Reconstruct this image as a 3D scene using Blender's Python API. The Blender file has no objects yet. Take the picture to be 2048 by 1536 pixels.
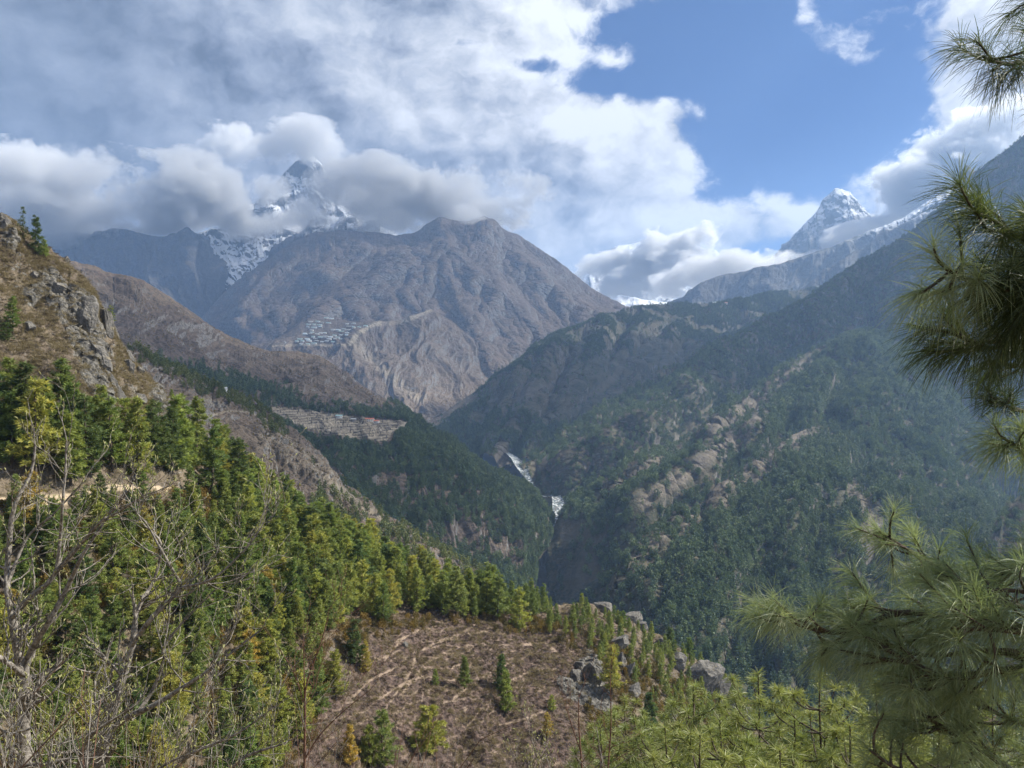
import bpy, math, random
import numpy as np
from mathutils import Vector, Matrix

rng = np.random.default_rng(7)
random.seed(7)
R = math.radians
SC = bpy.context.scene
COL = SC.collection

# ------------------------------------------------------------------ camera
F = 1577.0                      # focal length in photo pixels (2048 px wide photo)
cam_d = bpy.data.cameras.new('camera')
cam = bpy.data.objects.new('camera', cam_d)
COL.objects.link(cam)
cam_d.sensor_width = 36.0
cam_d.lens = 36.0 * F / 2048.0
cam_d.clip_start = 0.05
cam_d.clip_end = 90000.0
cam.location = (0, 0, 0)
cam.rotation_euler = (R(90), 0, 0)
SC.camera = cam

# ------------------------------------------------------------------ light, sky, exposure
SUN_AZ, SUN_EL = 76.0, 43.0     # degrees to the right of the view direction, above the horizon
SUN_STRENGTH = 4.8
SKY_STRENGTH = 0.043
CLOUD_K = 0.54              # brightness of the clouds of the sky
SUN_DIR = Vector((math.sin(R(SUN_AZ)) * math.cos(R(SUN_EL)), math.cos(R(SUN_AZ)) * math.cos(R(SUN_EL)), math.sin(R(SUN_EL))))
sun_d = bpy.data.lights.new('sun', 'SUN')
sun_d.energy = SUN_STRENGTH
sun_d.angle = R(0.5)
sun_d.color = (1.0, 0.95, 0.84)
sun = bpy.data.objects.new('sun', sun_d)
COL.objects.link(sun)
sun.rotation_euler = (-SUN_DIR).to_track_quat('-Z', 'Y').to_euler()
SC.view_settings.view_transform = 'Standard'
SC.view_settings.look = 'None'
SC.view_settings.exposure = 1.08
SC.view_settings.gamma = 1.0
import os
SC.cycles.use_denoising = not os.environ.get('NODN')
SC.cycles.use_adaptive_sampling = True
SC.cycles.adaptive_threshold = 0.006
SC.cycles.max_bounces = 8
SC.cycles.diffuse_bounces = 3
SC.cycles.glossy_bounces = 2
SC.cycles.transmission_bounces = 4
SC.cycles.transparent_max_bounces = 8
SC.cycles.volume_bounces = 3
SC.cycles.volume_step_rate = 1.0
SC.cycles.volume_max_steps = 128


class G:
    """small helper that writes node graphs"""
    def __init__(s, tree):
        s.t = tree
        s.n = tree.nodes
        s.l = tree.links
        s.n.clear()

    def node(s, typ, **kw):
        n = s.n.new(typ)
        for k, v in kw.items():
            setattr(n, k, v)
        return n

    def put(s, sock, v):
        if v is None:
            return
        if isinstance(v, bpy.types.NodeSocket):
            s.l.new(v, sock)
        else:
            if hasattr(sock, 'default_value'):
                if sock.type == 'RGBA' and len(v) == 3:
                    v = (*v, 1.0)
                sock.default_value = v

    def m(s, op, a, b=None, c=None, clamp=False):
        n = s.node('ShaderNodeMath', operation=op, use_clamp=clamp)
        for i, v in enumerate((a, b, c)):
            s.put(n.inputs[i], v)
        return n.outputs[0]

    def vm(s, op, a, b=None, scale=None):
        n = s.node('ShaderNodeVectorMath', operation=op)
        s.put(n.inputs[0], a)
        s.put(n.inputs[1], b)
        if scale is not None:
            s.put(n.inputs['Scale'], scale)
        return n.outputs['Value'] if op in ('DOT_PRODUCT', 'LENGTH', 'DISTANCE') else n.outputs[0]

    def ramp(s, v, a, b, lo=0.0, hi=1.0, smooth=True):
        n = s.node('ShaderNodeMapRange', interpolation_type='SMOOTHSTEP' if smooth else 'LINEAR', clamp=True)
        for i, x in enumerate((v, a, b, lo, hi)):
            s.put(n.inputs[i], x)
        return n.outputs[0]

    def noise(s, vec, scale, detail=4.0, rough=0.55, dist=0.0, color=False, typ='FBM'):
        n = s.node('ShaderNodeTexNoise', noise_dimensions='3D')
        n.noise_type = typ
        s.put(n.inputs['Vector'], vec)
        s.put(n.inputs['Scale'], scale)
        s.put(n.inputs['Detail'], detail)
        s.put(n.inputs['Roughness'], rough)
        s.put(n.inputs['Distortion'], dist)
        return n.outputs['Color' if color else 'Fac']

    def voro(s, vec, scale, feature='F1', out='Distance', rand=1.0):
        n = s.node('ShaderNodeTexVoronoi', feature=feature)
        s.put(n.inputs['Vector'], vec)
        s.put(n.inputs['Scale'], scale)
        s.put(n.inputs['Randomness'], rand)
        return n.outputs[out]

    def mix(s, f, a, b, mode='MIX'):
        n = s.node('ShaderNodeMix', data_type='RGBA', blend_type=mode)
        s.put(n.inputs[0], f)
        s.put(n.inputs[6], a)
        s.put(n.inputs[7], b)
        return n.outputs[2]

    def comb(s, x, y, z):
        n = s.node('ShaderNodeCombineXYZ')
        for i, v in enumerate((x, y, z)):
            s.put(n.inputs[i], v)
        return n.outputs[0]

    def sep(s, v):
        n = s.node('ShaderNodeSeparateXYZ')
        s.put(n.inputs[0], v)
        return n.outputs

    def attr(s, name, out='Fac'):
        n = s.node('ShaderNodeAttribute', attribute_name=name)
        return n.outputs[out]

    def curve(s, v, pts):
        n = s.node('ShaderNodeFloatCurve')
        c = n.mapping.curves[0]
        while len(c.points) > 2:
            c.points.remove(c.points[1])
        c.points[0].location = pts[0]
        c.points[1].location = pts[-1]
        for p in pts[1:-1]:
            c.points.new(*p)
        for p in c.points:
            p.handle_type = 'AUTO'
        n.mapping.use_clip = False
        n.mapping.update()
        s.put(n.inputs['Value'], v)
        return n.outputs[0]


def build_world():
    w = bpy.data.worlds.new('World')
    SC.world = w
    w.use_nodes = True
    g = G(w.node_tree)
    out = g.node('ShaderNodeOutputWorld')
    sky = g.node('ShaderNodeTexSky')
    sky.sky_type = 'NISHITA'
    sky.sun_disc = False
    sky.sun_elevation = R(SUN_EL)
    sky.sun_rotation = R(SUN_AZ)
    sky.altitude = 3500.0
    sky.air_density = 1.0
    sky.dust_density = 0.4
    sky.ozone_density = 2.0
    d = g.node('ShaderNodeTexCoord').outputs['Generated']
    x, y, z = g.sep(d)
    yy = g.m('MAXIMUM', g.m('ABSOLUTE', y), 0.12)
    u = g.m('MULTIPLY', g.m('DIVIDE', x, yy), F / 1000.0)      # tangent of the direction, in thousandths of the focal length
    v = g.m('MULTIPLY', g.m('DIVIDE', z, yy), F / 1000.0)
    t = g.m('DIVIDE', g.m('SUBTRACT', 0.768, v), 0.8, clamp=True)
    # cloud margins left and right of the blue gap
    def cv(pts):
        return g.curve(t, [(a / 800.0, (b - 1024) / 2000.0 + 0.5) for a, b in pts])
    uL = cv([(0, 1270), (60, 1215), (110, 1195), (165, 1180), (200, 1290), (250, 1380), (300, 1430), (350, 1455), (400, 1500), (430, 1560), (480, 1570), (520, 1490), (560, 1450), (800, 1450)])
    uR = cv([(0, 1790), (50, 1765), (100, 1755), (150, 1800), (200, 1835), (240, 1830), (280, 1790), (320, 1745), (360, 1710), (400, 1690), (450, 1640), (500, 1560), (540, 1480), (600, 1440), (800, 1430)])
    uL = g.m('MULTIPLY', g.m('SUBTRACT', uL, 0.5), 2.0)
    uR = g.m('MULTIPLY', g.m('SUBTRACT', uR, 0.5), 2.0)
    cl = g.m('SUBTRACT', uL, u)
    cr = g.m('SUBTRACT', u, uR)
    cov = g.m('MAXIMUM', cl, cr)

    def blob(px, py, rx, ry, amp):
        a = g.m('DIVIDE', g.m('SUBTRACT', u, (px - 1024) / 1000.0), rx / 1000.0)
        b = g.m('DIVIDE', g.m('SUBTRACT', v, (768 - py) / 1000.0), ry / 1000.0)
        q = g.m('ADD', g.m('MULTIPLY', a, a), g.m('MULTIPLY', b, b))
        return g.m('MULTIPLY', g.m('EXPONENT', g.m('MULTIPLY', q, -1.0)), amp)
    for bl in ((1605, 10, 40, 55, 0.19), (1320, 5, 130, 40, 0.10), (1225, 115, 45, 25, 0.07), (920, 85, 70, 22, -0.24), (1055, 130, 75, 22, -0.14), (1150, 165, 90, 24, -0.05), (-20, 370, 60, 70, -1.2), (1330, 215, 40, 40, 0.05), (820, 180, 60, 15, -0.10),
               (1480, 290, 35, 25, 0.10), (1310, 500, 90, 40, -0.15)):
        cov = g.m('ADD', cov, blob(*bl))
    cov = g.m('MINIMUM', cov, 0.5)
    # cloud shapes, from the direction alone
    base = g.comb(x, y, g.m('MULTIPLY', z, 1.3))
    wv = g.vm('SUBTRACT', g.noise(base, 6.0, 4.0, 0.55, color=True), (0.5, 0.5, 0.5))
    p = g.vm('ADD', base, g.vm('SCALE', wv, scale=0.075))
    wv2 = g.vm('SUBTRACT', g.noise(base, 34.0, 4.0, 0.6, color=True), (0.5, 0.5, 0.5))
    p = g.vm('ADD', p, g.vm('SCALE', wv2, scale=0.022))

    def billow(q):
        n = g.node('ShaderNodeTexVoronoi', feature='F1')
        g.put(n.inputs['Vector'], q)
        n.inputs['Scale'].default_value = 11.0
        n.inputs['Detail'].default_value = 4.0
        n.inputs['Roughness'].default_value = 0.5
        n.inputs['Lacunarity'].default_value = 2.1
        n.normalize = True
        return g.m('SUBTRACT', 0.42, n.outputs['Distance'])

    def dens(q):
        a = g.noise(q, 6.5, 9.0, 0.58)
        return g.m('ADD', g.m('MULTIPLY', g.m('SUBTRACT', a, 0.5), 2.5), g.m('MULTIPLY', billow(q), 0.7))
    n0 = dens(p)
    n1 = dens(g.vm('ADD', p, (0.013, 0.0, 0.018)))
    n2 = dens(g.vm('ADD', p, (0.034, 0.0, 0.046)))
    big = g.noise(base, 3.2, 4.0, 0.5)
    c0 = g.m('MULTIPLY', cov, 3.0)
    den = g.m('ADD', c0, n0)
    alpha = g.ramp(den, -0.02, 0.30)
    thick = g.m('ADD', g.m('MULTIPLY', g.m('MAXIMUM', g.m('ADD', c0, n1), 0.0), 0.55), g.m('MULTIPLY', g.m('MAXIMUM', g.m('ADD', c0, n2), 0.0), 0.45))
    grey = g.ramp(u, -1.1, 0.1, 0.17, 0.46)
    grey = g.m('ADD', grey, g.ramp(u, 0.15, 0.95, 0.0, 0.10))
    grey = g.m('ADD', grey, g.m('MULTIPLY', g.m('SUBTRACT', big, 0.5), 0.45))
    for bl in ((-10, 230, 260, 150, -0.06), (480, 250, 260, 60, 0.05), (1250, 420, 220, 130, 0.10), (950, 280, 200, 60, 0.08), (820, 400, 200, 60, -0.06), (1950, 60, 120, 60, -0.04)):
        grey = g.m('ADD', grey, blob(*bl))
    grey = g.m('MAXIMUM', grey, 0.13)
    lit = g.m('EXPONENT', g.m('MULTIPLY', thick, -0.9))
    rel = g.m('ADD', g.m('MULTIPLY', g.m('SUBTRACT', n0, n1), 0.80), g.m('MULTIPLY', g.m('SUBTRACT', n0, n2), 0.62))
    relk = g.ramp(u, -1.05, 0.0, 0.24, 0.8)
    white = g.ramp(u, -1.0, 0.2, 0.42, 1.0)
    bright = g.m('ADD', grey, g.m('MULTIPLY', g.m('SUBTRACT', white, grey), lit))
    bright = g.m('ADD', bright, g.m('MULTIPLY', rel, relk))
    bright = g.m('MINIMUM', g.m('MAXIMUM', bright, 0.11), 1.05)
    tint = g.mix(g.ramp(bright, 0.15, 0.8), (0.88, 0.97, 1.18, 1), (0.985, 1.0, 1.03, 1))
    cloud = g.vm('MULTIPLY', tint, g.comb(bright, bright, bright))
    skyc = g.vm('SCALE', sky.outputs[0], scale=SKY_STRENGTH)
    skyc = g.vm('MULTIPLY', skyc, (0.41, 0.74, 1.13))
    cloud = g.vm('SCALE', cloud, scale=CLOUD_K)
    colr = g.mix(alpha, skyc, cloud)
    bg = g.node('ShaderNodeBackground')
    g.put(bg.inputs[0], colr)
    g.put(bg.inputs[1], 1.0)
    g.l.new(bg.outputs[0], out.inputs[0])
    w.cycles.sampling_method = 'MANUAL'
    w.cycles.sample_map_resolution = 512


build_world()

# ------------------------------------------------------------------ numpy noise
_perm = rng.permutation(256).astype(np.int32)
_perm = np.concatenate([_perm, _perm, _perm])
_grad = rng.normal(size=(256, 3)).astype(np.float32)
_grad /= np.linalg.norm(_grad, axis=1, keepdims=True)


def perlin(p):
    p = np.asarray(p, np.float64)
    sh = p.shape[:-1]
    p = p.reshape(-1, 3)
    i = np.floor(p).astype(np.int64)
    f = (p - i).astype(np.float32)
    i &= 255
    w = f * f * f * (f * (f * 6 - 15) + 10)
    out = np.zeros(len(p), np.float32)
    for dx in (0, 1):
        a = _perm[(i[:, 0] + dx) & 255]
        wx = w[:, 0] if dx else 1 - w[:, 0]
        for dy in (0, 1):
            b = _perm[(a + i[:, 1] + dy) & 255]
            wxy = wx * (w[:, 1] if dy else 1 - w[:, 1])
            for dz in (0, 1):
                gidx = _perm[(b + i[:, 2] + dz) & 255]
                gr = _grad[gidx]
                dot = gr[:, 0] * (f[:, 0] - dx) + gr[:, 1] * (f[:, 1] - dy) + gr[:, 2] * (f[:, 2] - dz)
                out += wxy * (w[:, 2] if dz else 1 - w[:, 2]) * dot
    return (out * 1.5).reshape(sh)


def fbm(p, octv=5, gain=0.5, lac=2.03, ridged=False):
    p = np.asarray(p, np.float64)
    a, s, tot = 1.0, 0.0, 0.0
    for k in range(octv):
        n = perlin(p + 17.3 * k)
        s = s + a * ((1 - 2.2 * np.abs(n)) if ridged else n)
        tot += a
        a *= gain
        p = p * lac
    return s / tot


def smooth1(a, sig):
    if sig <= 0:
        return a
    r = int(3 * sig) + 1
    k = np.exp(-0.5 * (np.arange(-r, r + 1) / sig) ** 2)
    k /= k.sum()
    ap = np.concatenate([2 * a[0] - a[r:0:-1], a, 2 * a[-1] - a[-2:-r - 2:-1]])
    return np.convolve(ap, k, 'valid')


def P3(px, py, d):
    return np.stack(np.broadcast_arrays((px - 1024.0) / F * d, d + 0 * px, (768.0 - py) / F * d), -1)


def sstep(a, b, x):
    t = np.clip((x - a) / (b - a), 0, 1)
    return t * t * (3 - 2 * t)


def inpoly(px, py, poly):
    ins = np.zeros(np.shape(px), bool)
    n = len(poly)
    for i in range(n):
        x1, y1 = poly[i]
        x2, y2 = poly[(i + 1) % n]
        if y1 == y2:
            continue
        c = ((y1 > py) != (y2 > py)) & (px < (x2 - x1) * (py - y1) / (y2 - y1) + x1)
        ins ^= c
    return ins


def dist_line(px, py, pts):
    best = np.full(np.shape(px), 1e9)
    for (x1, y1), (x2, y2) in zip(pts[:-1], pts[1:]):
        dx, dy = x2 - x1, y2 - y1
        t = np.clip(((px - x1) * dx + (py - y1) * dy) / (dx * dx + dy * dy), 0, 1)
        best = np.minimum(best, np.hypot(px - x1 - t * dx, py - y1 - t * dy))
    return best


def setp(o, label=None, cat=None, group=None, kind=None):
    if label:
        o['label'] = label
    if cat:
        o['category'] = cat
    if group:
        o['group'] = group
    if kind:
        o['kind'] = kind
    return o


def mesh_np(name, verts, faces, mats=(), attrs=None, smooth=True, parent=None, link=True, fmat=None):
    """faces: (N,3) or (N,4) int array"""
    verts = np.ascontiguousarray(verts, np.float32).reshape(-1, 3)
    faces = np.ascontiguousarray(faces, np.int32)
    k = faces.shape[1]
    me = bpy.data.meshes.new(name)
    me.vertices.add(len(verts))
    me.vertices.foreach_set('co', verts.ravel())
    me.loops.add(faces.size)
    me.loops.foreach_set('vertex_index', faces.ravel())
    me.polygons.add(len(faces))
    me.polygons.foreach_set('loop_start', np.arange(len(faces), dtype=np.int32) * k)
    if fmat is not None:
        me.polygons.foreach_set('material_index', np.asarray(fmat, np.int32))
    me.update(calc_edges=True)
    if smooth:
        me.polygons.foreach_set('use_smooth', np.ones(len(faces), bool))
    for an, av in (attrs or {}).items():
        at = me.attributes.new(an, 'FLOAT', 'POINT')
        at.data.foreach_set('value', np.ascontiguousarray(av, np.float32).ravel())
    for mm in mats:
        me.materials.append(mm)
    o = bpy.data.objects.new(name, me)
    if link:
        COL.objects.link(o)
    if parent:
        o.parent = parent
    return o


def squeeze(d):
    return d if d < 6500 else 6500 + (d - 6500) * 0.4


class Sheet:
    """hill flank between a crest line and a foot line, displaced by fall-line noise, with a back side"""
    def __init__(s, curves, nu, nv, vk=None, sig=2.0, crest_noise=(2.0, 0.02), gully=(120.0, 60.0, 3.0), rough=(30.0, 6.0), taper=0.06, seed=0, back=0.25, vpow=1.0, edge=0.1):
        far = curves[0][len(curves[0]) // 2][2]
        if far > 6600:      # the far ranges
            k = squeeze(far) / far
            gully, rough = (gully[0] * k, gully[1] * k, gully[2]), (rough[0] * k, rough[1] * k)
        curves = [[(p[0], p[1], squeeze(p[2])) for p in c] for c in curves]
        x0, x1 = curves[0][0][0], curves[0][-1][0]
        xs = np.linspace(x0, x1, nu)
        K = len(curves)
        vk = vk or [i / (K - 1) for i in range(K)]
        py = np.array([smooth1(np.interp(xs, [c[0] for c in cu], [c[1] for c in cu]), sig if j == 0 else 14 * nu / 800) for j, cu in enumerate(curves)])
        dd = np.array([smooth1(np.interp(xs, [c[0] for c in cu], [math.log(c[2]) for c in cu]), 8 * nu / 800) for cu in curves])
        py[0] += crest_noise[0] * fbm(np.stack([xs * crest_noise[1], xs * 0 + seed, xs * 0], -1), 5, 0.6)
        vs = np.linspace(0, 1, nv) ** vpow
        PY = np.empty((nv, nu))
        D = np.empty((nv, nu))
        for i in range(nv):
            v = vs[i]
            j = min(np.searchsorted(vk, v, 'right') - 1, K - 2)
            t = (v - vk[j]) / (vk[j + 1] - vk[j])
            PY[i] = py[j] * (1 - t) + py[j + 1] * t
            D[i] = dd[j] * (1 - t) + dd[j + 1] * t
        if K > 2:      # soften the creases along the inner guide curves
            for _ in range(int(nv * 0.12)):
                PY[1:-1] = 0.25 * PY[:-2] + 0.5 * PY[1:-1] + 0.25 * PY[2:]
                D[1:-1] = 0.25 * D[:-2] + 0.5 * D[1:-1] + 0.25 * D[2:]
        D = np.exp(D)
        PX = np.tile(xs, (nv, 1))
        Q = P3(PX, PY, D)
        a = np.cumsum(np.linalg.norm(np.diff(Q[nv // 3], axis=0, prepend=Q[nv // 3][:1]), axis=1))
        b = np.cumsum(np.linalg.norm(np.diff(Q, axis=0, prepend=Q[:1]), axis=2), axis=0)
        A = np.tile(a, (nv, 1))
        s.PX, s.PY, s.vs, s.A, s.B = PX, PY, vs, A, b
        s.nu, s.nv = nu, nv
        gs, ga, st = gully
        wa = fbm(np.stack([A / gs * 0.6, b / gs * 0.6, A * 0 + seed + 3.7], -1), 3) * 0.55
        n1 = fbm(np.stack([A / gs + wa, b / (gs * st) + seed * 1.37, A * 0 + seed], -1), 3 if 20 <= seed <= 30 else 5, 0.45 if 20 <= seed <= 30 else 0.52, ridged=True)
        n2 = fbm(Q / rough[0] + seed * 5.1, 4 if 20 <= seed <= 30 else 5, 0.5)
        tp = sstep(0, taper, vs)[:, None] * (1 - edge) + edge
        s.N = s.normals(Q)
        s.gul, s.rgh = n1, n2
        s.Q = Q + s.N * (ga * (n1 - 0.25) * tp + rough[1] * n2 * (0.35 + 0.65 * tp))[..., None]
        s.N = s.normals(s.Q)
        s.back = back

    def normals(s, Q):
        du = np.gradient(Q, axis=1)
        dv = np.gradient(Q, axis=0)
        n = np.cross(dv, du)
        n /= np.linalg.norm(n, axis=2, keepdims=True) + 1e-9
        if n[..., 2].mean() < 0:
            n = -n
        return n

    def ribs(s, lines):
        """raise rounded ribs along lines given in photo pixels: (points, half width in px, height in m)"""
        px, py = 1024 + F * s.Q[..., 0] / s.Q[..., 1], 768 - F * s.Q[..., 2] / s.Q[..., 1]
        w = fbm(s.Q / (0.05 * s.Q[..., 1].mean()), 3)
        w2 = 0.9 + 0.25 * fbm(s.Q / (0.09 * s.Q[..., 1].mean()) + 7.7, 2)
        tot = 0
        for pts, wd, amp in lines:
            d = np.abs(dist_line(px, py, pts) + 0.22 * wd * w)
            tot = np.maximum(tot, 0.62 * amp * np.exp(-d / (1.25 * wd)))
        tot = tot * w2 * sstep(0.0, 0.22, s.vs)[:, None]
        s.Q = s.Q + s.N * tot[..., None]
        s.N = s.normals(s.Q)

    def build(s, name, mat, attrs=None):
        nb = 14
        Q = s.Q
        cr = Q[0]
        rows = []
        L = s.back * cr[:, 1].mean()
        for k in range(nb, 0, -1):
            t = (k / nb) ** 1.6
            hd = cr[:, :2] / np.linalg.norm(cr[:, :2], axis=1, keepdims=True)
            r = cr + np.concatenate([hd * L * t, 0 * cr[:, :1] - L * (0.18 * t + 0.75 * t * t)], 1)
            r[:, 2] += fbm(r / (L * 0.25), 3) * L * 0.05 * t - np.maximum(-cr[:, 2], 0) / cr[:, 1] * L * t * 0.6
            rows.append(r)
        V = np.concatenate([np.array(rows), Q])
        nr = V.shape[0]
        idx = np.arange(nr * s.nu).reshape(nr, s.nu)
        f = np.stack([idx[:-1, :-1], idx[1:, :-1], idx[1:, 1:], idx[:-1, 1:]], -1).reshape(-1, 4)
        at = {}
        for k, v in (attrs or {}).items():
            at[k] = np.concatenate([np.tile(v[0], (nb, 1)), v])
        o = mesh_np(name, V, f, [mat], at)
        o['kind'] = 'structure'
        return o

    def scatter(s, n, density, seed=1, grid=None):
        """n random points weighted by cell area times density(sheet) -> positions, (i, j) cells"""
        r = np.random.default_rng(seed)
        du = np.diff(s.Q, axis=1)[:-1]
        dv = np.diff(s.Q, axis=0)[:, :-1]
        area = np.linalg.norm(np.cross(du, dv), axis=2)
        w = (area * density[:-1, :-1]).ravel()
        cs = np.cumsum(w)
        k = np.searchsorted(cs, r.random(n) * cs[-1])
        k = np.minimum(k, len(cs) - 1)
        i, j = k // (s.nu - 1), k % (s.nu - 1)
        fu, fv = r.random(n)[:, None], r.random(n)[:, None]
        q = s.Q
        p = (q[i, j] * (1 - fu) + q[i, j + 1] * fu) * (1 - fv) + (q[i + 1, j] * (1 - fu) + q[i + 1, j + 1] * fu) * fv
        return p, i, j

    def at(s, px, py):
        """surface point nearest to a photo direction"""
        j = int(np.clip(round((px - s.PX[0, 0]) / (s.PX[0, -1] - s.PX[0, 0]) * (s.nu - 1)), 0, s.nu - 1))
        pyc = 768.0 - s.Q[:, j, 2] / s.Q[:, j, 1] * F
        i = int(np.argmin(np.abs(pyc - py)))
        return s.Q[i, j].copy()


# ------------------------------------------------------------------ terrain materials
def mat_new(name):
    m = bpy.data.materials.new(name)
    m.use_nodes = True
    g = G(m.node_tree)
    out = g.node('ShaderNodeOutputMaterial')
    b = g.node('ShaderNodeBsdfPrincipled')
    g.l.new(b.outputs[0], out.inputs[0])
    b.inputs['Roughness'].default_value = 0.85
    b.inputs['Specular IOR Level'].default_value = 0.2
    return m, g, b


def terrain_mat(name, scale, grass1, grass2, rock1, rock2, scrub, rock_slope=(0.62, 0.8), scrub_amt=0.5, bump=1.0, snow=None, extra=None):
    """scale: size in metres of the main colour patches"""
    m, g, b = mat_new(name)
    pos = g.node('ShaderNodeNewGeometry').outputs['Position']
    nz = g.sep(g.node('ShaderNodeNewGeometry').outputs['Normal'])[2]
    big = g.noise(pos, 1.0 / scale, 5, 0.6)
    mid = g.noise(pos, 5.0 / scale, 6, 0.65)
    fine = g.noise(pos, 30.0 / scale, 5, 0.7)
    c = g.mix(g.ramp(big, 0.35, 0.65), grass1, grass2)
    c = g.mix(g.ramp(mid, 0.42, 0.66, 0, 0.6), c, grass2)
    sc = g.m('MULTIPLY', g.ramp(g.m('ADD', g.m('MULTIPLY', fine, 0.6), g.m('MULTIPLY', mid, 0.4)), 0.46, 0.57), scrub_amt)
    c = g.mix(sc, c, scrub)
    rk = g.mix(g.ramp(fine, 0.35, 0.65), rock1, rock2)
    slope = g.m('ADD', nz, g.m('MULTIPLY', g.m('SUBTRACT', mid, 0.5), 0.5))
    rf = g.ramp(slope, rock_slope[0], rock_slope[1], 1.0, 0.0)
    c = g.mix(rf, c, rk)
    if snow:
        zz = g.sep(pos)[2]
        h = g.m('ADD', zz, g.m('MULTIPLY', g.m('SUBTRACT', mid, 0.5), snow[1]))
        sf = g.m('MULTIPLY', g.ramp(h, snow[0] - snow[1] * 0.25, snow[0] + snow[1] * 0.25), g.ramp(g.m('ADD', nz, g.m('MULTIPLY', g.m('SUBTRACT', fine, 0.5), 0.7)), snow[2], snow[3]))
        c = g.mix(sf, c, (0.78, 0.80, 0.84, 1))
    if extra:
        c = extra(g, c, pos, big, mid, fine)
    g.put(b.inputs['Base Color'], c)
    bn = g.node('ShaderNodeBump')
    bn.inputs['Strength'].default_value = 0.8
    bn.inputs['Distance'].default_value = scale / 40.0 * bump
    g.put(bn.inputs['Height'], g.m('ADD', g.m('MULTIPLY', mid, 2.0), fine))
    g.l.new(bn.outputs[0], b.inputs['Normal'])
    return m


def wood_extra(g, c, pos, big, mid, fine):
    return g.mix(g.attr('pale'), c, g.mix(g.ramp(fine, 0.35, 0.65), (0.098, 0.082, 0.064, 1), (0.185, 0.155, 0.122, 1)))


def left_extra(g, c, pos, big, mid, fine):
    c = g.mix(g.attr('tan'), c, g.mix(g.ramp(fine, 0.35, 0.65), (0.24, 0.20, 0.15, 1), (0.40, 0.345, 0.26, 1)))
    c = g.mix(g.m('MULTIPLY', g.attr('dark'), 0.85), c, (0.05, 0.048, 0.042, 1))
    return c


BROWN1, BROWN2 = (0.16, 0.115, 0.075, 1), (0.23, 0.17, 0.105, 1)
GREY1, GREY2 = (0.14, 0.135, 0.13, 1), (0.30, 0.285, 0.26, 1)
SCRUB = (0.055, 0.05, 0.032, 1)

# ------------------------------------------------------------------ ground to the horizon
def ground():
    n = 90
    xs = np.linspace(-45000, 45000, n)
    X, Y = np.meshgrid(xs, np.linspace(-9000, 80000, n))
    Z = -520 + 60 * fbm(np.stack([X / 4000, Y / 4000, X * 0], -1), 3)
    idx = np.arange(n * n).reshape(n, n)
    f = np.stack([idx[:-1, :-1], idx[:-1, 1:], idx[1:, 1:], idx[1:, :-1]], -1).reshape(-1, 4)
    o = mesh_np('ground', np.stack([X, Y, Z], -1), f, [terrain_mat('valley ground', 400, BROWN1, (0.06, 0.07, 0.04, 1), GREY1, GREY2, SCRUB)])
    o['kind'] = 'structure'


ground()

QUAL = 1.0
def q(n):
    return int(n * QUAL)

# --- far snow range
snow_far = terrain_mat('far snow and rock', 900, (0.10, 0.10, 0.105, 1), (0.15, 0.14, 0.135, 1), (0.09, 0.09, 0.095, 1), (0.16, 0.155, 0.15, 1), (0.10, 0.095, 0.09, 1), snow=(690, 520, 0.42, 0.62), bump=2.0)
sh = Sheet([[(1180, 520, 23000), (1250, 492, 23000), (1290, 480, 23000), (1330, 484, 22500), (1370, 478, 22500), (1400, 494, 22500), (1430, 500, 22000), (1455, 516, 22000), (1490, 560, 22000), (1560, 590, 22000)],
            [(1180, 700, 16000), (1560, 700, 16000)]], q(260), q(120), crest_noise=(7, 0.05), gully=(1500, 420, 2.2), rough=(500, 70), seed=1, back=0.08)
sh.build('mountain_far', snow_far)
sh = Sheet([[(1200, 612, 15000), (1240, 588, 15000), (1290, 600, 14500), (1340, 606, 14500), (1400, 612, 14500), (1480, 620, 14500)],
            [(1200, 700, 12000), (1480, 700, 12000)]], q(200), q(60), crest_noise=(4, 0.05), gully=(700, 160, 2.2), rough=(300, 40), seed=2, back=0.08)
sh.build('snow_valley', terrain_mat('snow valley', 500, (0.5, 0.5, 0.52, 1), (0.6, 0.6, 0.62, 1), GREY1, GREY2, (0.2, 0.2, 0.2, 1), rock_slope=(0.3, 0.5), snow=(100, 200, 0.1, 0.3)))
# --- snow pyramid on the right
snow_pyr = terrain_mat('pyramid snow and rock', 700, (0.11, 0.11, 0.115, 1), (0.17, 0.16, 0.15, 1), (0.09, 0.09, 0.095, 1), (0.18, 0.17, 0.165, 1), (0.1, 0.1, 0.1, 1), snow=(1950, 1300, 0.40, 0.66), bump=2.0)
sh = Sheet([[(1440, 640, 15000), (1530, 530, 15500), (1585, 474, 16000), (1612, 448, 16000), (1632, 424, 16000), (1648, 396, 16000), (1660, 388, 16000), (1672, 377, 16000), (1686, 381, 16000), (1700, 386, 16000), (1716, 405, 16000), (1740, 430, 16000), (1800, 440, 16500), (1900, 470, 16500)],
            [(1440, 800, 11500), (1660, 780, 11500), (1900, 780, 11500)]], q(420), q(260), sig=1.0, crest_noise=(5, 0.08), gully=(1100, 420, 2.5), rough=(450, 80), seed=4, back=0.1)
sh.build('snow_mountain', snow_pyr)
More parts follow.
